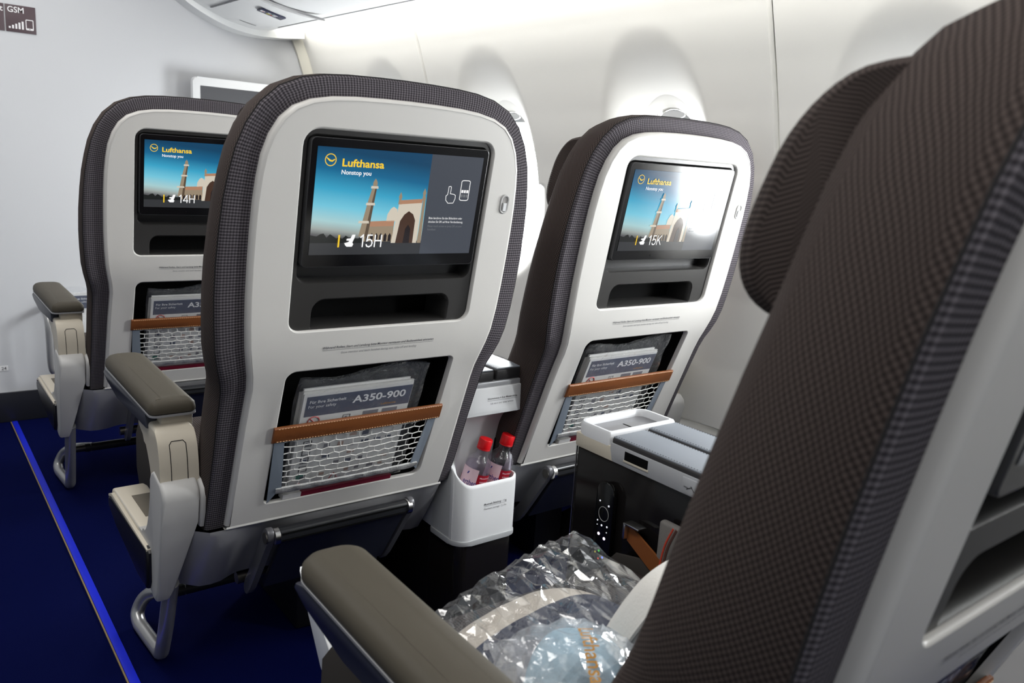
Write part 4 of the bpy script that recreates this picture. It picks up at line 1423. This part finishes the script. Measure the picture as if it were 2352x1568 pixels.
# ================================================================== BOTTLES
def make_bottle(base, top, label):
    base, top = Vector(base), Vector(top)
    d = (top - base)
    L = d.length
    q = Vector((0, 0, 1)).rotation_difference(d.normalized())
    r = empty('water_bottle', base)
    r.rotation_mode = 'QUATERNION'
    r.rotation_quaternion = q
    tag(r, label, 'bottle', 'clear water bottles with red caps')
    R = .028
    prof = [(.024, 0), (.029, .003), (R, .010), (R, .045), (R - .0012, .048), (R, .051), (R, .140), (R - .001, .143), (R, .146), (R * .95, .153), (R * .76, .163), (R * .52, .170), (.0128, .174), (.0128, .181), (.0148, .182), (.0148, .184), (.0125, .185), (.0125, .19)]
    lathe('bottle_body', prof, M_PET, r, 32)
    wp = [(.022, .002), (.0275, .004), (R - .0016, .011), (R - .0016, .146), (R * .93 - .0014, .152)]
    lathe('water', wp, M_WATER, r, 32)
    lathe('cap', [(.0135, .186), (.0146, .1865), (.0146, .2045), (.0136, .206), (.006, .2063)], M_CAP, r, 28)
    cv, cf = [], []
    for k in range(36):
        a = 2 * PI * k / 36
        tube_geo([(.0147 * math.cos(a), .0147 * math.sin(a), .188), (.0147 * math.cos(a), .0147 * math.sin(a), .2035)], .0004, 4, verts=cv, faces=cf)
    lathe('cap_ring', [(.0140, .1825), (.0146, .183), (.0146, .1855), (.0140, .186)], M_CAP, r, 28)
    # wrap label: dark red block, pale pink front with blue word
    def lab(name, a0, a1, z0, z1, m, off=.0004, curve=None):
        vv, ff = [], []
        n_ = 20
        for i in range(n_ + 1):
            a = a0 + (a1 - a0) * i / n_
            zt = z1(i / n_) if callable(z1) else z1
            zb = z0(i / n_) if callable(z0) else z0
            rr_ = R + off
            vv += [(rr_ * math.cos(a), rr_ * math.sin(a), zb), (rr_ * math.cos(a), rr_ * math.sin(a), zt)]
        for i in range(n_):
            ff.append((2 * i, 2 * i + 2, 2 * i + 3, 2 * i + 1))
        return mesh_obj(name, vv, ff, m, r)
    D = math.radians
    lab('label_panel', D(-118), D(-25), .010, .134, M_LABEL)
    lab('label_front', D(-205), D(-118), lambda t: .098 - .010 * math.sin(t * PI), .144, M_LABELW)
    lab('label_base', D(-205), D(-118), .010, lambda t: .098 - .010 * math.sin(t * PI), M_LABEL)
    lab('label_back', D(-25), D(155), .010, .118, M_LABEL)
    # word on the pale panel, bent round the bottle
    def bent(name, s, a_mid, z, size, m, fit, bold=0.0):
        o = text_mesh(name, s, size, m, r, Matrix.Identity(4), bold=bold, fit=fit)
        for v_ in o.data.vertices:
            a = a_mid + (v_.co.x - fit / 2) / R
            zz = z + v_.co.y
            v_.co = Vector(((R + .0008) * math.cos(a), (R + .0008) * math.sin(a), zz))
        return o
    bent('label_word', 'erthen', D(-146), .108, .017, M_LABELB, .030, .006)
    for k in range(8):
        bent('label_small_print', ['Mineralwasser mit', 'Kohlensäure versetzt', 'still und frisch aus', 'tiefen Quellen', 'Analyse in mg pro l', 'Natrium Calcium', 'kühl lagern nach', 'dem Öffnen'][k], D(-72), .126 - k * .0085, .0052, M_LABELW, .034 - .004 * (k % 3))
    tube('label_star', [(R * 1.02 * math.cos(D(-165)), R * 1.02 * math.sin(D(-165)), .131), (R * 1.02 * math.cos(D(-160)), R * 1.02 * math.sin(D(-160)), .136)], .0016, M_LABELB, r, sides=5)
    return r

make_bottle((.914, 1.310, .224), (.957, 1.284, .43), 'clear bottle with red cap and pink label, left one in the white bin')
make_bottle((.974, 1.312, .224), (1.016, 1.284, .43), 'clear bottle with red cap and dark red label, right one in the white bin')

# ================================================================== LITERATURE IN THE POCKETS
def make_booklet(root):
    """booklet lying in the pocket plane, seat-local coordinates"""
    x0, x1, z1, z0 = -.113, .094, .594, .395
    def slab(name, a, b, zb, zt, d0, d1, m, par, n_=10):
        vv, ff = [], []
        for k in range(n_ + 1):
            z = zb + (zt - zb) * k / n_
            vv += [(a, ysh(z) + d0, z), (b, ysh(z) + d0, z), (b, ysh(z) + d1, z), (a, ysh(z) + d1, z)]
        for k in range(n_):
            for q in range(4):
                ff.append((k * 4 + q, k * 4 + (q + 1) % 4, (k + 1) * 4 + (q + 1) % 4, (k + 1) * 4 + q))
        ff += [(3, 2, 1, 0), (n_ * 4, n_ * 4 + 1, n_ * 4 + 2, n_ * 4 + 3)]
        return mesh_obj(name, vv, ff, m, par, smooth=False)
    cover = slab('cover', x0, x1, z0, z1, .0100, .0115, M_PAPER, root)
    slab('header_band', x0 + .006, x1 - .0005, .549, z1 - .006, .0098, .0101, M_NAVYP, cover)
    def put(name, s, x, z, size, m, fit, bold=0.0, shear=.0):
        text_mesh(name, s, size, m, cover, plane_M(x, z, .0093), bold=bold, fit=fit, shear=shear)
    put('cover_lettering', 'Für Ihre Sicherheit', -.101, .5745, .0085, M_WPRINT, .066, .014)
    put('cover_lettering', 'For your safety', -.102, .5655, .0085, M_WPRINT, .050)
    put('cover_lettering', 'A350-900', -.022, .566, .021, M_WPRINT, .104, .024)
    put('cover_lettering', 'Lufthansa', .036, .554, .006, M_OPRINT, .030, .01)
    # pictograms: small printed squares down the page
    rnd = random.Random(2)
    def sq(x, z, w, h, m):
        slab('pictogram', x, x + w, z, z + h, .0096, .0100, m, cover, 1)
    for k in range(5):
        z = .487 - k * .0175
        sq(-.098, z, .0015, .012, M_PINK); sq(-.084, z, .0015, .012, M_PINK); sq(-.098, z, .0155, .0013, M_PINK); sq(-.098, z + .0107, .0155, .0013, M_PINK)
        if k % 2 == 0: sq(-.094, z + .002, .008, .006, M_NAVYP)
    sq(-.100, .418, .013, .010, M_PGREEN)
    rv, rf = [], []
    M = plane_M(-.094, .4045, .0092)
    tube_geo([M @ Vector((.0058 * math.cos(2 * PI * k / 20), .0058 * math.sin(2 * PI * k / 20), 0)) for k in range(20)], .0007, 4, closed=True, verts=rv, faces=rf)
    tube_geo([M @ Vector((-.004, -.004, 0)), M @ Vector((.004, .004, 0))], .0006, 4, verts=rv, faces=rf)
    M = plane_M(-.088, .538, .0092)
    tube_geo([M @ Vector((.0105 * math.cos(2 * PI * k / 20), .0105 * math.sin(2 * PI * k / 20), 0)) for k in range(20)], .0010, 4, closed=True, verts=rv, faces=rf)
    tube_geo([M @ Vector((-.007, .007, 0)), M @ Vector((.007, -.007, 0))], .0008, 4, verts=rv, faces=rf)
    mesh_obj('ban_symbol', rv, rf, M_PRED, cover, smooth=False)
    for (x, z, w, h, m) in ((-.034, .5425, .014, .0009, M_PINK), (-.034, .534, .0009, .009, M_PINK), (-.021, .534, .0009, .009, M_PINK), (-.030, .536, .004, .004, M_PGREY), (.004, .536, .030, .009, M_PGREY), (.042, .536, .030, .009, M_PGREY)):
        sq(x, z, w, h, m)
    for r0 in range(5):
        for c0 in range(6):
            x, z = -.060 + c0 * .024, .494 - r0 * .019
            if x > .08: continue
            if rnd.random() < .75:
                sq(x + rnd.uniform(0, .004), z + rnd.uniform(0, .003), rnd.uniform(.008, .015), rnd.uniform(.004, .010), rnd.choice([M_PGREY, M_PSKIN, M_PSKIN, M_NAVYP, M_PGREY]))
    tri = plane_M(-.028, .412, .0092)
    tv, tf = [], []
    tube_geo([tri @ Vector(p) for p in ((-.010, -.007, 0), (.010, -.007, 0), (0, .009, 0))], .0009, 4, closed=True, verts=tv, faces=tf)
    mesh_obj('warning_triangle', tv, tf, M_PRED, cover, smooth=False)
    pages = slab('pages', x0 - .001, x1 + .001, z0, z1 + .004, .0125, .0185, M_PAGES, root)
    slab('pages', x0 + .002, x1 - .004, z0, z1 + .008, .0190, .0235, M_PAPER, root)
    slab('pages', x0 - .003, x1 + .002, z0, z1 + .0015, .0238, .0265, M_PAGES, root)

def make_magazine(root):
    """thicker red magazine showing below the net hem"""
    z0, z1 = .3865, .56
    vv = []
    for z in (z0, z1):
        vv += [(-.108, ysh(z) + .029, z), (.100, ysh(z) + .029, z), (.100, ysh(z) + .036, z), (-.108, ysh(z) + .036, z)]
    mesh_obj('magazine_cover', vv, [(0, 1, 5, 4), (1, 2, 6, 5), (2, 3, 7, 6), (3, 0, 4, 7), (3, 2, 1, 0), (4, 5, 6, 7)], M_REDP, root, smooth=False)
    vv = []
    for z in (.3845, .394):
        vv += [(-.088, ysh(z) + .0015, z), (.092, ysh(z) + .0015, z), (.092, ysh(z) + .0285, z), (-.088, ysh(z) + .0285, z)]
    mesh_obj('magazine_foot', vv, [(0, 1, 5, 4), (1, 2, 6, 5), (2, 3, 7, 6), (3, 0, 4, 7), (3, 2, 1, 0), (4, 5, 6, 7)], M_REDP, root, smooth=False)
    vv = []
    for z in (.3843, .3945):
        vv += [(-.122, ysh(z) + .0010, z), (-.0885, ysh(z) + .0010, z), (-.0885, ysh(z) + .02, z), (-.122, ysh(z) + .02, z)]
    mesh_obj('magazine_label', vv, [(0, 1, 5, 4), (1, 2, 6, 5), (2, 3, 7, 6), (3, 0, 4, 7), (3, 2, 1, 0), (4, 5, 6, 7)], M_PAPER, root, smooth=False)

def make_sleeve(name, seed):
    """crinkled film bag around the booklet: front and back sheets with a wavy open top"""
    rnd = random.Random(seed)
    vv, ff = [], []
    nx, nz = 22, 22
    ph = [rnd.uniform(0, 6) for _ in range(6)]
    for side in (0, 1):
        for i in range(nx + 1):
            for j in range(nz + 1):
                u, t = i / nx, j / nz
                x = -.121 + .236 * u
                z = .392 + (.230 + .006 * math.sin(u * 7 + ph[0]) + .010 * u) * t
                cr = .0016 * math.sin(u * 19 + ph[1] + t * 5) * math.sin(t * 11 + ph[2]) + .0012 * math.sin(u * 41 + t * 23 + ph[3])
                d = (.0070 if side == 0 else .0285) + cr * (.4 + t)
                if t > .9: d += (.006 if side == 0 else -.006) * (t - .9) * 8
                vv.append((x, ysh(z) + d, z))
        b = side * (nx + 1) * (nz + 1)
        for i in range(nx):
            for j in range(nz):
                q = b + i * (nz + 1) + j
                ff.append((q, q + nz + 1, q + nz + 2, q + 1))
    n_ = (nx + 1) * (nz + 1)
    for j in range(nz):
        ff.append((j, j + 1, n_ + j + 1, n_ + j))
        k = nx * (nz + 1)
        ff.append((k + j, n_ + k + j, n_ + k + j + 1, k + j + 1))
    me = bpy.data.meshes.new(name)
    me.from_pydata(vv, [], ff)
    me.materials.append(M_FILM)
    me.polygons.foreach_set('use_smooth', [True] * len(ff))
    return me

bk0 = empty('safety_booklet', seatB.location)
make_booklet(bk0)
mg0 = empty('magazine', seatB.location)
make_magazine(mg0)
for k, (seat, where) in enumerate(((seatB, 'of seat 15H'), (seatA, 'of seat 14H'), (seatK, 'of seat 15K'), (seatC, 'of the nearest seat'))):
    b = bk0 if k == 0 else copy_tree(bk0)
    b.location = seat.location
    tag(b, 'safety booklet with navy A350-900 header in the net pocket ' + where, 'booklet', 'safety booklets in the seat pockets')
    m_ = mg0 if k == 0 else copy_tree(mg0)
    m_.location = seat.location
    tag(m_, 'dark red magazine at the foot of the net pocket ' + where, 'magazine', 'magazines in the seat pockets')
    s = link(bpy.data.objects.new('plastic_sleeve', make_sleeve('plastic_sleeve', 11 + k)))
    s.location = seat.location
    tag(s, 'clear crinkled plastic sleeve around the booklet ' + where, 'plastic bag', 'plastic sleeves in the seat pockets')

# ================================================================== THINGS ON THE NEAR SEAT
def noise2(x, y, seed):
    s = 0.0
    for k in range(5):
        a = seed * 1.7 + k * 2.39
        f = 1.6 ** k
        s += math.sin((x * math.cos(a) + y * math.sin(a)) * f * 22 + seed * 3 + k) / f
    return s / 2.2

def crumple(x, y, seed):
    """sharp-creased film relief"""
    s = 0.0
    for k in range(6):
        a = seed * 2.1 + k * 1.13
        f = 14 * 1.45 ** k
        t = (x * math.cos(a) + y * math.sin(a)) * f + seed + 1.3 * math.sin((x * math.sin(a) - y * math.cos(a)) * f * .6 + k)
        s += (abs((t % 2) - 1) - .5) / 1.35 ** k
    return s / 2.0

def blanket_mat():
    m = mat('striped_blanket', (.04, .04, .06), .95, bump=(500, .5, .002))
    nt = m.node_tree
    b = nt.nodes['Principled BSDF']
    tc = N(nt, 'ShaderNodeTexCoord')
    sp_ = N(nt, 'ShaderNodeSeparateXYZ')
    nt.links.new(tc.outputs['UV'], sp_.inputs[0])
    cr = N(nt, 'ShaderNodeValToRGB')
    cr.color_ramp.interpolation = 'CONSTANT'
    el = cr.color_ramp.elements
    el[0].position = 0; el[0].color = (.022, .026, .055, 1)
    el[1].position = .66; el[1].color = (.60, .53, .45, 1)
    e = el.new(.90); e.color = (.040, .045, .075, 1)
    nt.links.new(sp_.outputs[1], cr.inputs[0])
    nt.links.new(cr.outputs[0], b.inputs['Base Color'])
    return m
M_BLANKET = blanket_mat()

def lump(name, cx, cy, ax, ay, zb, zt, m, parent, seed, amp=.006, pw=3.2, rot=0.0, n_=30, uvy=True):
    """soft folded bundle: superellipse plan, domed top"""
    vv, uv, ff = [], [], []
    c, s = math.cos(rot), math.sin(rot)
    for i in range(n_ + 1):
        for j in range(n_ + 1):
            u, v_ = -1 + 2 * i / n_, -1 + 2 * j / n_
            # square to superellipse
            uu = u * math.sqrt(1 - .32 * v_ * v_)
            ww = v_ * math.sqrt(1 - .32 * u * u)
            h = (1 - abs(u) ** pw) ** .5 * (1 - abs(v_) ** pw) ** .5 if abs(u) < 1 and abs(v_) < 1 else 0
            X, Y = uu * ax, ww * ay
            wx, wy = cx + X * c - Y * s, cy + X * s + Y * c
            vv.append((wx, wy, zb + (zt - zb) * h + amp * noise2(wx, wy, seed) * min(1, h * 2)))
            uv.append(((u + 1) / 2, (v_ + 1) / 2))
    for i in range(n_):
        for j in range(n_):
            q = i * (n_ + 1) + j
            ff.append((q, q + n_ + 1, q + n_ + 2, q + 1))
    rim = [i * (n_ + 1) for i in range(n_ + 1)] + [n_ * (n_ + 1) + j for j in range(1, n_ + 1)] + [i * (n_ + 1) + n_ for i in range(n_ - 1, -1, -1)] + [j for j in range(n_ - 1, 0, -1)]
    ff.append(tuple(rim[::-1]))
    return mesh_obj(name, vv, ff, m, parent, uvs=uv)

SEATZ = .408
bl = lump('blanket', .560, .598, .150, .118, SEATZ, .480, M_BLANKET, None, 2.0, amp=.004, rot=.10)
tag(bl, 'folded navy blanket with a beige stripe inside clear plastic on the nearest seat', 'blanket')

def facet_film(name, fn, m, parent, seed, n_=420, amp=.008, stretch=.4):
    """crumpled film: irregular flat facets with sharp folds over a soft form fn(u, v)"""
    rnd = random.Random(seed)
    pts = []
    for k in range(13):
        t = k / 12
        pts += [(t, 0.0), (t, 1.0)] + ([(0.0, t), (1.0, t)] if 0 < k < 12 else [])
    nb_ = len(pts)
    tries = 0
    while len(pts) < n_ and tries < 20000:
        tries += 1
        p = (rnd.random(), rnd.random())
        if all(((p[0] - q[0]) / stretch) ** 2 + (p[1] - q[1]) ** 2 > .0032 for q in pts):
            pts.append(p)
    vo, eo, fo, *_ = delaunay_2d_cdt([Vector((p[0], p[1] * stretch)) for p in pts], [], [], 0, 1e-6)
    vv = []
    for v0 in vo:
        u, t = min(1, max(0, v0.x)), min(1, max(0, v0.y / stretch))
        x, y, z, a = fn(u, t)
        edge = min(u, 1 - u, t, 1 - t)
        vv.append((x + rnd.uniform(-.002, .002), y + rnd.uniform(-.002, .002), z + a * amp * rnd.uniform(-1, 1) * (.35 if edge < .01 else 1)))
    return mesh_obj(name, vv, [tuple(f) for f in fo], m, parent, smooth=False)

def film_sheet(name, outline_fn, m, label, cat, seed, n_=420, amp=.008):
    return tag(facet_film(name, outline_fn, m, None, seed, n_, amp), label, cat)

def bag1(u, v_):
    # quad corners: near-left, near-right, far-right (lifted tip), far-left
    A, B, C_, D_ = Vector((.405, .465, .47)), Vector((.70, .47, .47)), Vector((.725, .755, .492)), Vector((.430, .715, .452))
    p = A * (1 - u) * (1 - v_) + B * u * (1 - v_) + C_ * u * v_ + D_ * (1 - u) * v_
    h = (1 - (2 * u - 1) ** 6) * (1 - (2 * v_ - 1) ** 6)
    dome = .032 * (1 - (2 * u - 1) ** 2) ** .5 * (1 - (2 * v_ - 1) ** 4) ** .5
    return p.x, p.y, p.z + dome, .35 + h * .65
film_sheet('plastic_bag', bag1, M_FILM2, 'shiny clear plastic bag wrapped around the navy blanket on the nearest seat', 'plastic bag', 1.3, 560, .0055)

hb = empty('earphone_bag', (0, 0, 0))
tag(hb, 'small milky plastic bag with light blue contents and orange print, in front of the blanket', 'plastic bag')
lump('blue_contents', .500, .500, .060, .050, .47, .532, M_LBLUE, hb, 4.0, amp=.014, rot=.5, n_=18)
lump('grey_contents', .545, .455, .050, .040, .47, .520, mat('dark_foam', (.10, .11, .14), .8), hb, 5.0, amp=.006, n_=14)
def bag2(u, v_):
    A, B, C_, D_ = Vector((.370, .42, .515)), Vector((.545, .42, .520)), Vector((.548, .520, .515)), Vector((.435, .565, .518))
    p = A * (1 - u) * (1 - v_) + B * u * (1 - v_) + C_ * u * v_ + D_ * (1 - u) * v_
    dome = .045 * (1 - (2 * u - 1) ** 2) ** .6 * (1 - (2 * v_ - 1) ** 2) ** .6
    return p.x, p.y, p.z + dome, .6
facet_film('bag_film', bag2, M_FILM3, hb, 9, 260, .006, .8)
tm = text_mesh('bag_lettering', 'Lufthansa', .020, mat('mustard_print', (.36, .17, .02), .5), hb, Matrix.Identity(4), bold=.014)
for v_ in tm.data.vertices:
    lx, ly = v_.co.x, v_.co.y
    v_.co = Vector((.476 - lx * .55 + ly * .84, .482 - lx * .84 - ly * .55, .566 + .004 * math.sin(lx * 60)))

pil = empty('pillow', (.705, .518, .482))
tag(pil, 'white pillow leaning against the backrest of the nearest seat', 'pillow')
pil.rotation_euler = (math.radians(24), 0, math.radians(4))
def pillow_mesh():
    n_ = 26
    vv, ff, uv = [], [], []
    for side in (1, -1):
        for i in range(n_ + 1):
            for j in range(n_ + 1):
                u, v_ = -1 + 2 * i / n_, -1 + 2 * j / n_
                pinch = 1 - .06 * (u * u * v_ * v_)
                h = .052 * max(0, (1 - u ** 4) * (1 - v_ ** 4)) ** .5
                vv.append((.150 * u * (1 - .05 * v_ * v_) * pinch, side * h + .003 * noise2(u * .2, v_ * .2, 3) * h * 20 * .3, .115 * v_ * (1 - .06 * u * u) * pinch))
        b = 0 if side == 1 else (n_ + 1) ** 2
        for i in range(n_):
            for j in range(n_):
                q = b + i * (n_ + 1) + j
                f = (q, q + n_ + 1, q + n_ + 2, q + 1)
                ff.append(f if side == -1 else f[::-1])
    return vv, ff
vv, ff = pillow_mesh()
mesh_obj('pillow_case', vv, ff, M_PILLOW, pil)
rim = []
for k in range(80):
    t = k / 20
    s, f_ = int(t), t - int(t)
    u, v_ = [(-1 + 2 * f_, -1), (1, -1 + 2 * f_), (1 - 2 * f_, 1), (-1, 1 - 2 * f_)][s]
    pinch = 1 - .06 * (u * u * v_ * v_)
    rim.append((.150 * u * (1 - .05 * v_ * v_) * pinch, 0, .115 * v_ * (1 - .06 * u * u) * pinch))
tube('pillow_seam', rim, .0028, M_PILLOW, pil, sides=6, closed=True)

# wrapped blanket on the 15H seat (only its corner shows) and film on the console lid
bl2 = lump('wrapped_blanket', SEAT_X + .02, 1.62, .17, .11, SEATZ, .475, mat('pale_wrap', (.55, .55, .58), .3), None, 6.0, amp=.006)
tag(bl2, 'pale plastic wrapped blanket on the seat cushion of 15H', 'blanket')
def bag3(u, v_):
    x = .985 + .035 * (u - .5) * 2
    y = 1.52 + .10 * (v_ - .5) * 2
    return x, y, .586 + .022 * (1 - (2 * u - 1) ** 2) * (1 - (2 * v_ - 1) ** 2), 1.0
film_sheet('plastic_wrap', bag3, M_FILM3, 'crumpled plastic wrap lying on the far lid of the bottle console', 'plastic wrap', 5.0, 90, .006)

# ================================================================== BULKHEAD FITTINGS
def sign_plate(name, x0, x1, z0, z1, label, cat, m):
    r = empty(name, (0, YB, 0))
    box('sign_plate', x0, x1, -.0030, -.0002, z0, z1, m, r, bev=.0006)
    return tag(r, label, cat, 'square mauve service signs on the bulkhead')
sg = sign_plate('wall_sign', .3495, .4345, 1.311, 1.3945, 'mauve square GSM sign with signal bars and phone on the bulkhead', 'sign', M_SIGN)
BS = lambda x, z: Matrix.Translation((x, -.0034, z)) @ SL
text_mesh('sign_lettering', 'GSM', .0250, M_SIGNW, sg, BS(.3555, 1.3715), bold=.014, fit=.046)
for k in range(5):
    x = .3570 + k * .0092
    box('signal_bar', x, x + .0055, -.0036, -.003, 1.3215, 1.3275 + k * .0047, M_SIGNW, sg, bev=0)
ph = rr(.4050, .4275, 1.3215, 1.3545, .003, 3)
prism('phone_icon', ph, 'y', -.0036, -.0030, M_SIGNW, sg, bev=0)
prism('phone_screen', rr(.4075, .4250, 1.3275, 1.3515, .001, 2), 'y', -.0039, -.0036, M_SIGN, sg, bev=0)
lathe('phone_button', [(.0016, 0), (.0016, .0003)], M_SIGN, sg, 8, Matrix.Translation((.4163, -.0036, 1.3245)) @ Matrix.Rotation(PI / 2, 4, 'X'))
sg2 = sign_plate('wall_sign', .2605, .3455, 1.311, 1.3945, 'mauve square sign ending in letter t, cut by the left edge', 'sign', M_SIGN)
text_mesh('sign_lettering', 't', .0250, M_SIGNW, sg2, BS(.3345, 1.3715), bold=.014)

nb_ = empty('number_sticker', (0, YB, 0))
tag(nb_, 'small white sticker with number 24 low on the bulkhead', 'sticker')
box('sticker', .250, .2905, -.0015, -.0002, .1835, .2005, mat('sticker_white', (.8, .8, .8), .5), nb_, bev=0)
text_mesh('sticker_number', '24', .0155, M_TEXT, nb_, Matrix.Translation((.270, -.0018, .1865)) @ SL, bold=.01)

bmn = empty('bulkhead_monitor', (0, YB, 0))
tag(bmn, 'white framed monitor mounted on the bulkhead above the 14H seat', 'monitor')
prism('monitor_frame', rr(.915, 1.290, .985, 1.235, .016, 6), 'y', -.060, -.030, M_WHITE, bmn, bev=.005, seg=3)
prism('monitor_screen', rr(.9415, 1.2635, 1.02, 1.2045, .001, 2), 'y', -.0612, -.0590, mat('monitor_dark', (.055, .057, .065), .35), bmn, bev=0)
box('monitor_mount', 1.00, 1.20, -.034, .0, 1.03, 1.19, M_LGREY, bmn, bev=.006)

pk = empty('literature_rack', (0, YB, 0))
tag(pk, 'grey tube frame literature rack on the bulkhead beyond the front seat', 'rack')
tube('rack_tube', catmull([(.408, -.005, .40), (.408, -.06, .395), (.408, -.095, .37), (.408, -.10, .30), (.409, -.10, .215), (.418, -.10, .188), (.44, -.10, .184), (.60, -.10, .184), (.84, -.10, .184), (.862, -.10, .20), (.866, -.10, .30), (.866, -.095, .37), (.866, -.005, .40)], 5), .0115, M_TUBE, pk)
bc = empty('safety_card', (0, YB, 0))
tag(bc, 'white safety card in plastic on the bulkhead rack, seen past the 14H armrest', 'booklet')
box('card', .470, .66, -.045, -.040, .185, .455, M_PAPER, bc, bev=0)
box('card_header', .474, .656, -.0457, -.045, .398, .444, M_NAVYP, bc, bev=0)
text_mesh('card_lettering', 'Für Ihre Sicherheit', .0090, M_WPRINT, bc, Matrix.Translation((.486, -.0462, .430)) @ SL, bold=.012, fit=.072)
text_mesh('card_lettering', 'For your safety', .0088, M_WPRINT, bc, Matrix.Translation((.486, -.0462, .419)) @ SL, fit=.055)
cs = bpy.data.objects.new('plastic_sleeve', bpy.data.meshes.new('plastic_sleeve'))
link(cs)
vv, ff = [], []
for i in range(15):
    for j in range(19):
        u, t = i / 14, j / 18
        x, z = .462 + .205 * u, .19 + .285 * t
        vv.append((x, YB - .050 - .004 * crumple(x, z, 2.2), z + .004 * math.sin(u * 9) * t))
for i in range(14):
    for j in range(18):
        q = i * 19 + j
        ff.append((q, q + 19, q + 20, q + 1))
cs.data.from_pydata(vv, [], ff)
cs.data.materials.append(M_FILM)
tag(cs, 'clear plastic sleeve over the safety card on the bulkhead rack', 'plastic bag', 'plastic sleeves in the seat pockets')

# passenger service sign and reading lamp lens under the bin
def bin_frame(x, y):
    p = Vector(bin_pt(x, y, 0))
    a = Vector(bin_pt(x + .02, y, 0)) - Vector(bin_pt(x - .02, y, 0))
    ex = a.normalized()
    ey = Vector((-TAPER, 1, 0)).normalized()
    ez = ex.cross(ey).normalized()
    ey = ez.cross(ex)
    return Matrix(((ex.x, ey.x, ez.x, p.x), (ex.y, ey.y, ez.y, p.y), (ex.z, ey.z, ez.z, p.z), (0, 0, 0, 1)))
ps = empty('seatbelt_sign')
ps.matrix_world = bin_frame(1.075, 2.80)
tag(ps, 'dark navy seat belt sign with coloured symbols under the overhead bin', 'sign')
box('sign_plate', -.040, .045, -.024, .024, -.004, .0, mat('psu_navy', (.02, .022, .06), .3), ps, bev=.001)
for (x, y, w, h, m_) in ((-.028, 0, .014, .014, M_SIGNW), (-.025, .002, .006, .008, M_PRED), (-.006, .008, .012, .007, mat('sign_yellow', (.6, .55, .05), .4)), (.006, .008, .006, .007, M_PRED), (.014, .006, .012, .006, M_SIGNW), (-.006, -.006, .010, .006, M_SIGNW), (.004, -.007, .006, .006, M_PGREEN), (.014, -.008, .014, .006, M_SIGNW)):
    box('sign_symbol', x - w / 2, x + w / 2, y - h / 2, y + h / 2, -.0046, -.004, m_, ps, bev=0)
rl = empty('reading_lamp')
rl.matrix_world = bin_frame(1.07, 2.60)
tag(rl, 'glossy curved lamp lens beside the seat belt sign under the bin', 'lamp')
vv, ff = [], []
for i in range(21):
    t = i / 20
    x = -.09 + .20 * t
    y = .09 - .10 * (t - .3) ** 2 - .05 * t
    w = .020 * math.sin(PI * min(1, max(.02, t))) ** .5
    vv += [(x, y - w, -.0015), (x, y - w * .6, -.007), (x, y + w * .6, -.007), (x, y + w, -.0015)]
for i in range(20):
    for q in range(3):
        ff.append((i * 4 + q, i * 4 + q + 1, i * 4 + q + 5, i * 4 + q + 4))
mesh_obj('lamp_lens', vv, ff, M_LENS, rl)
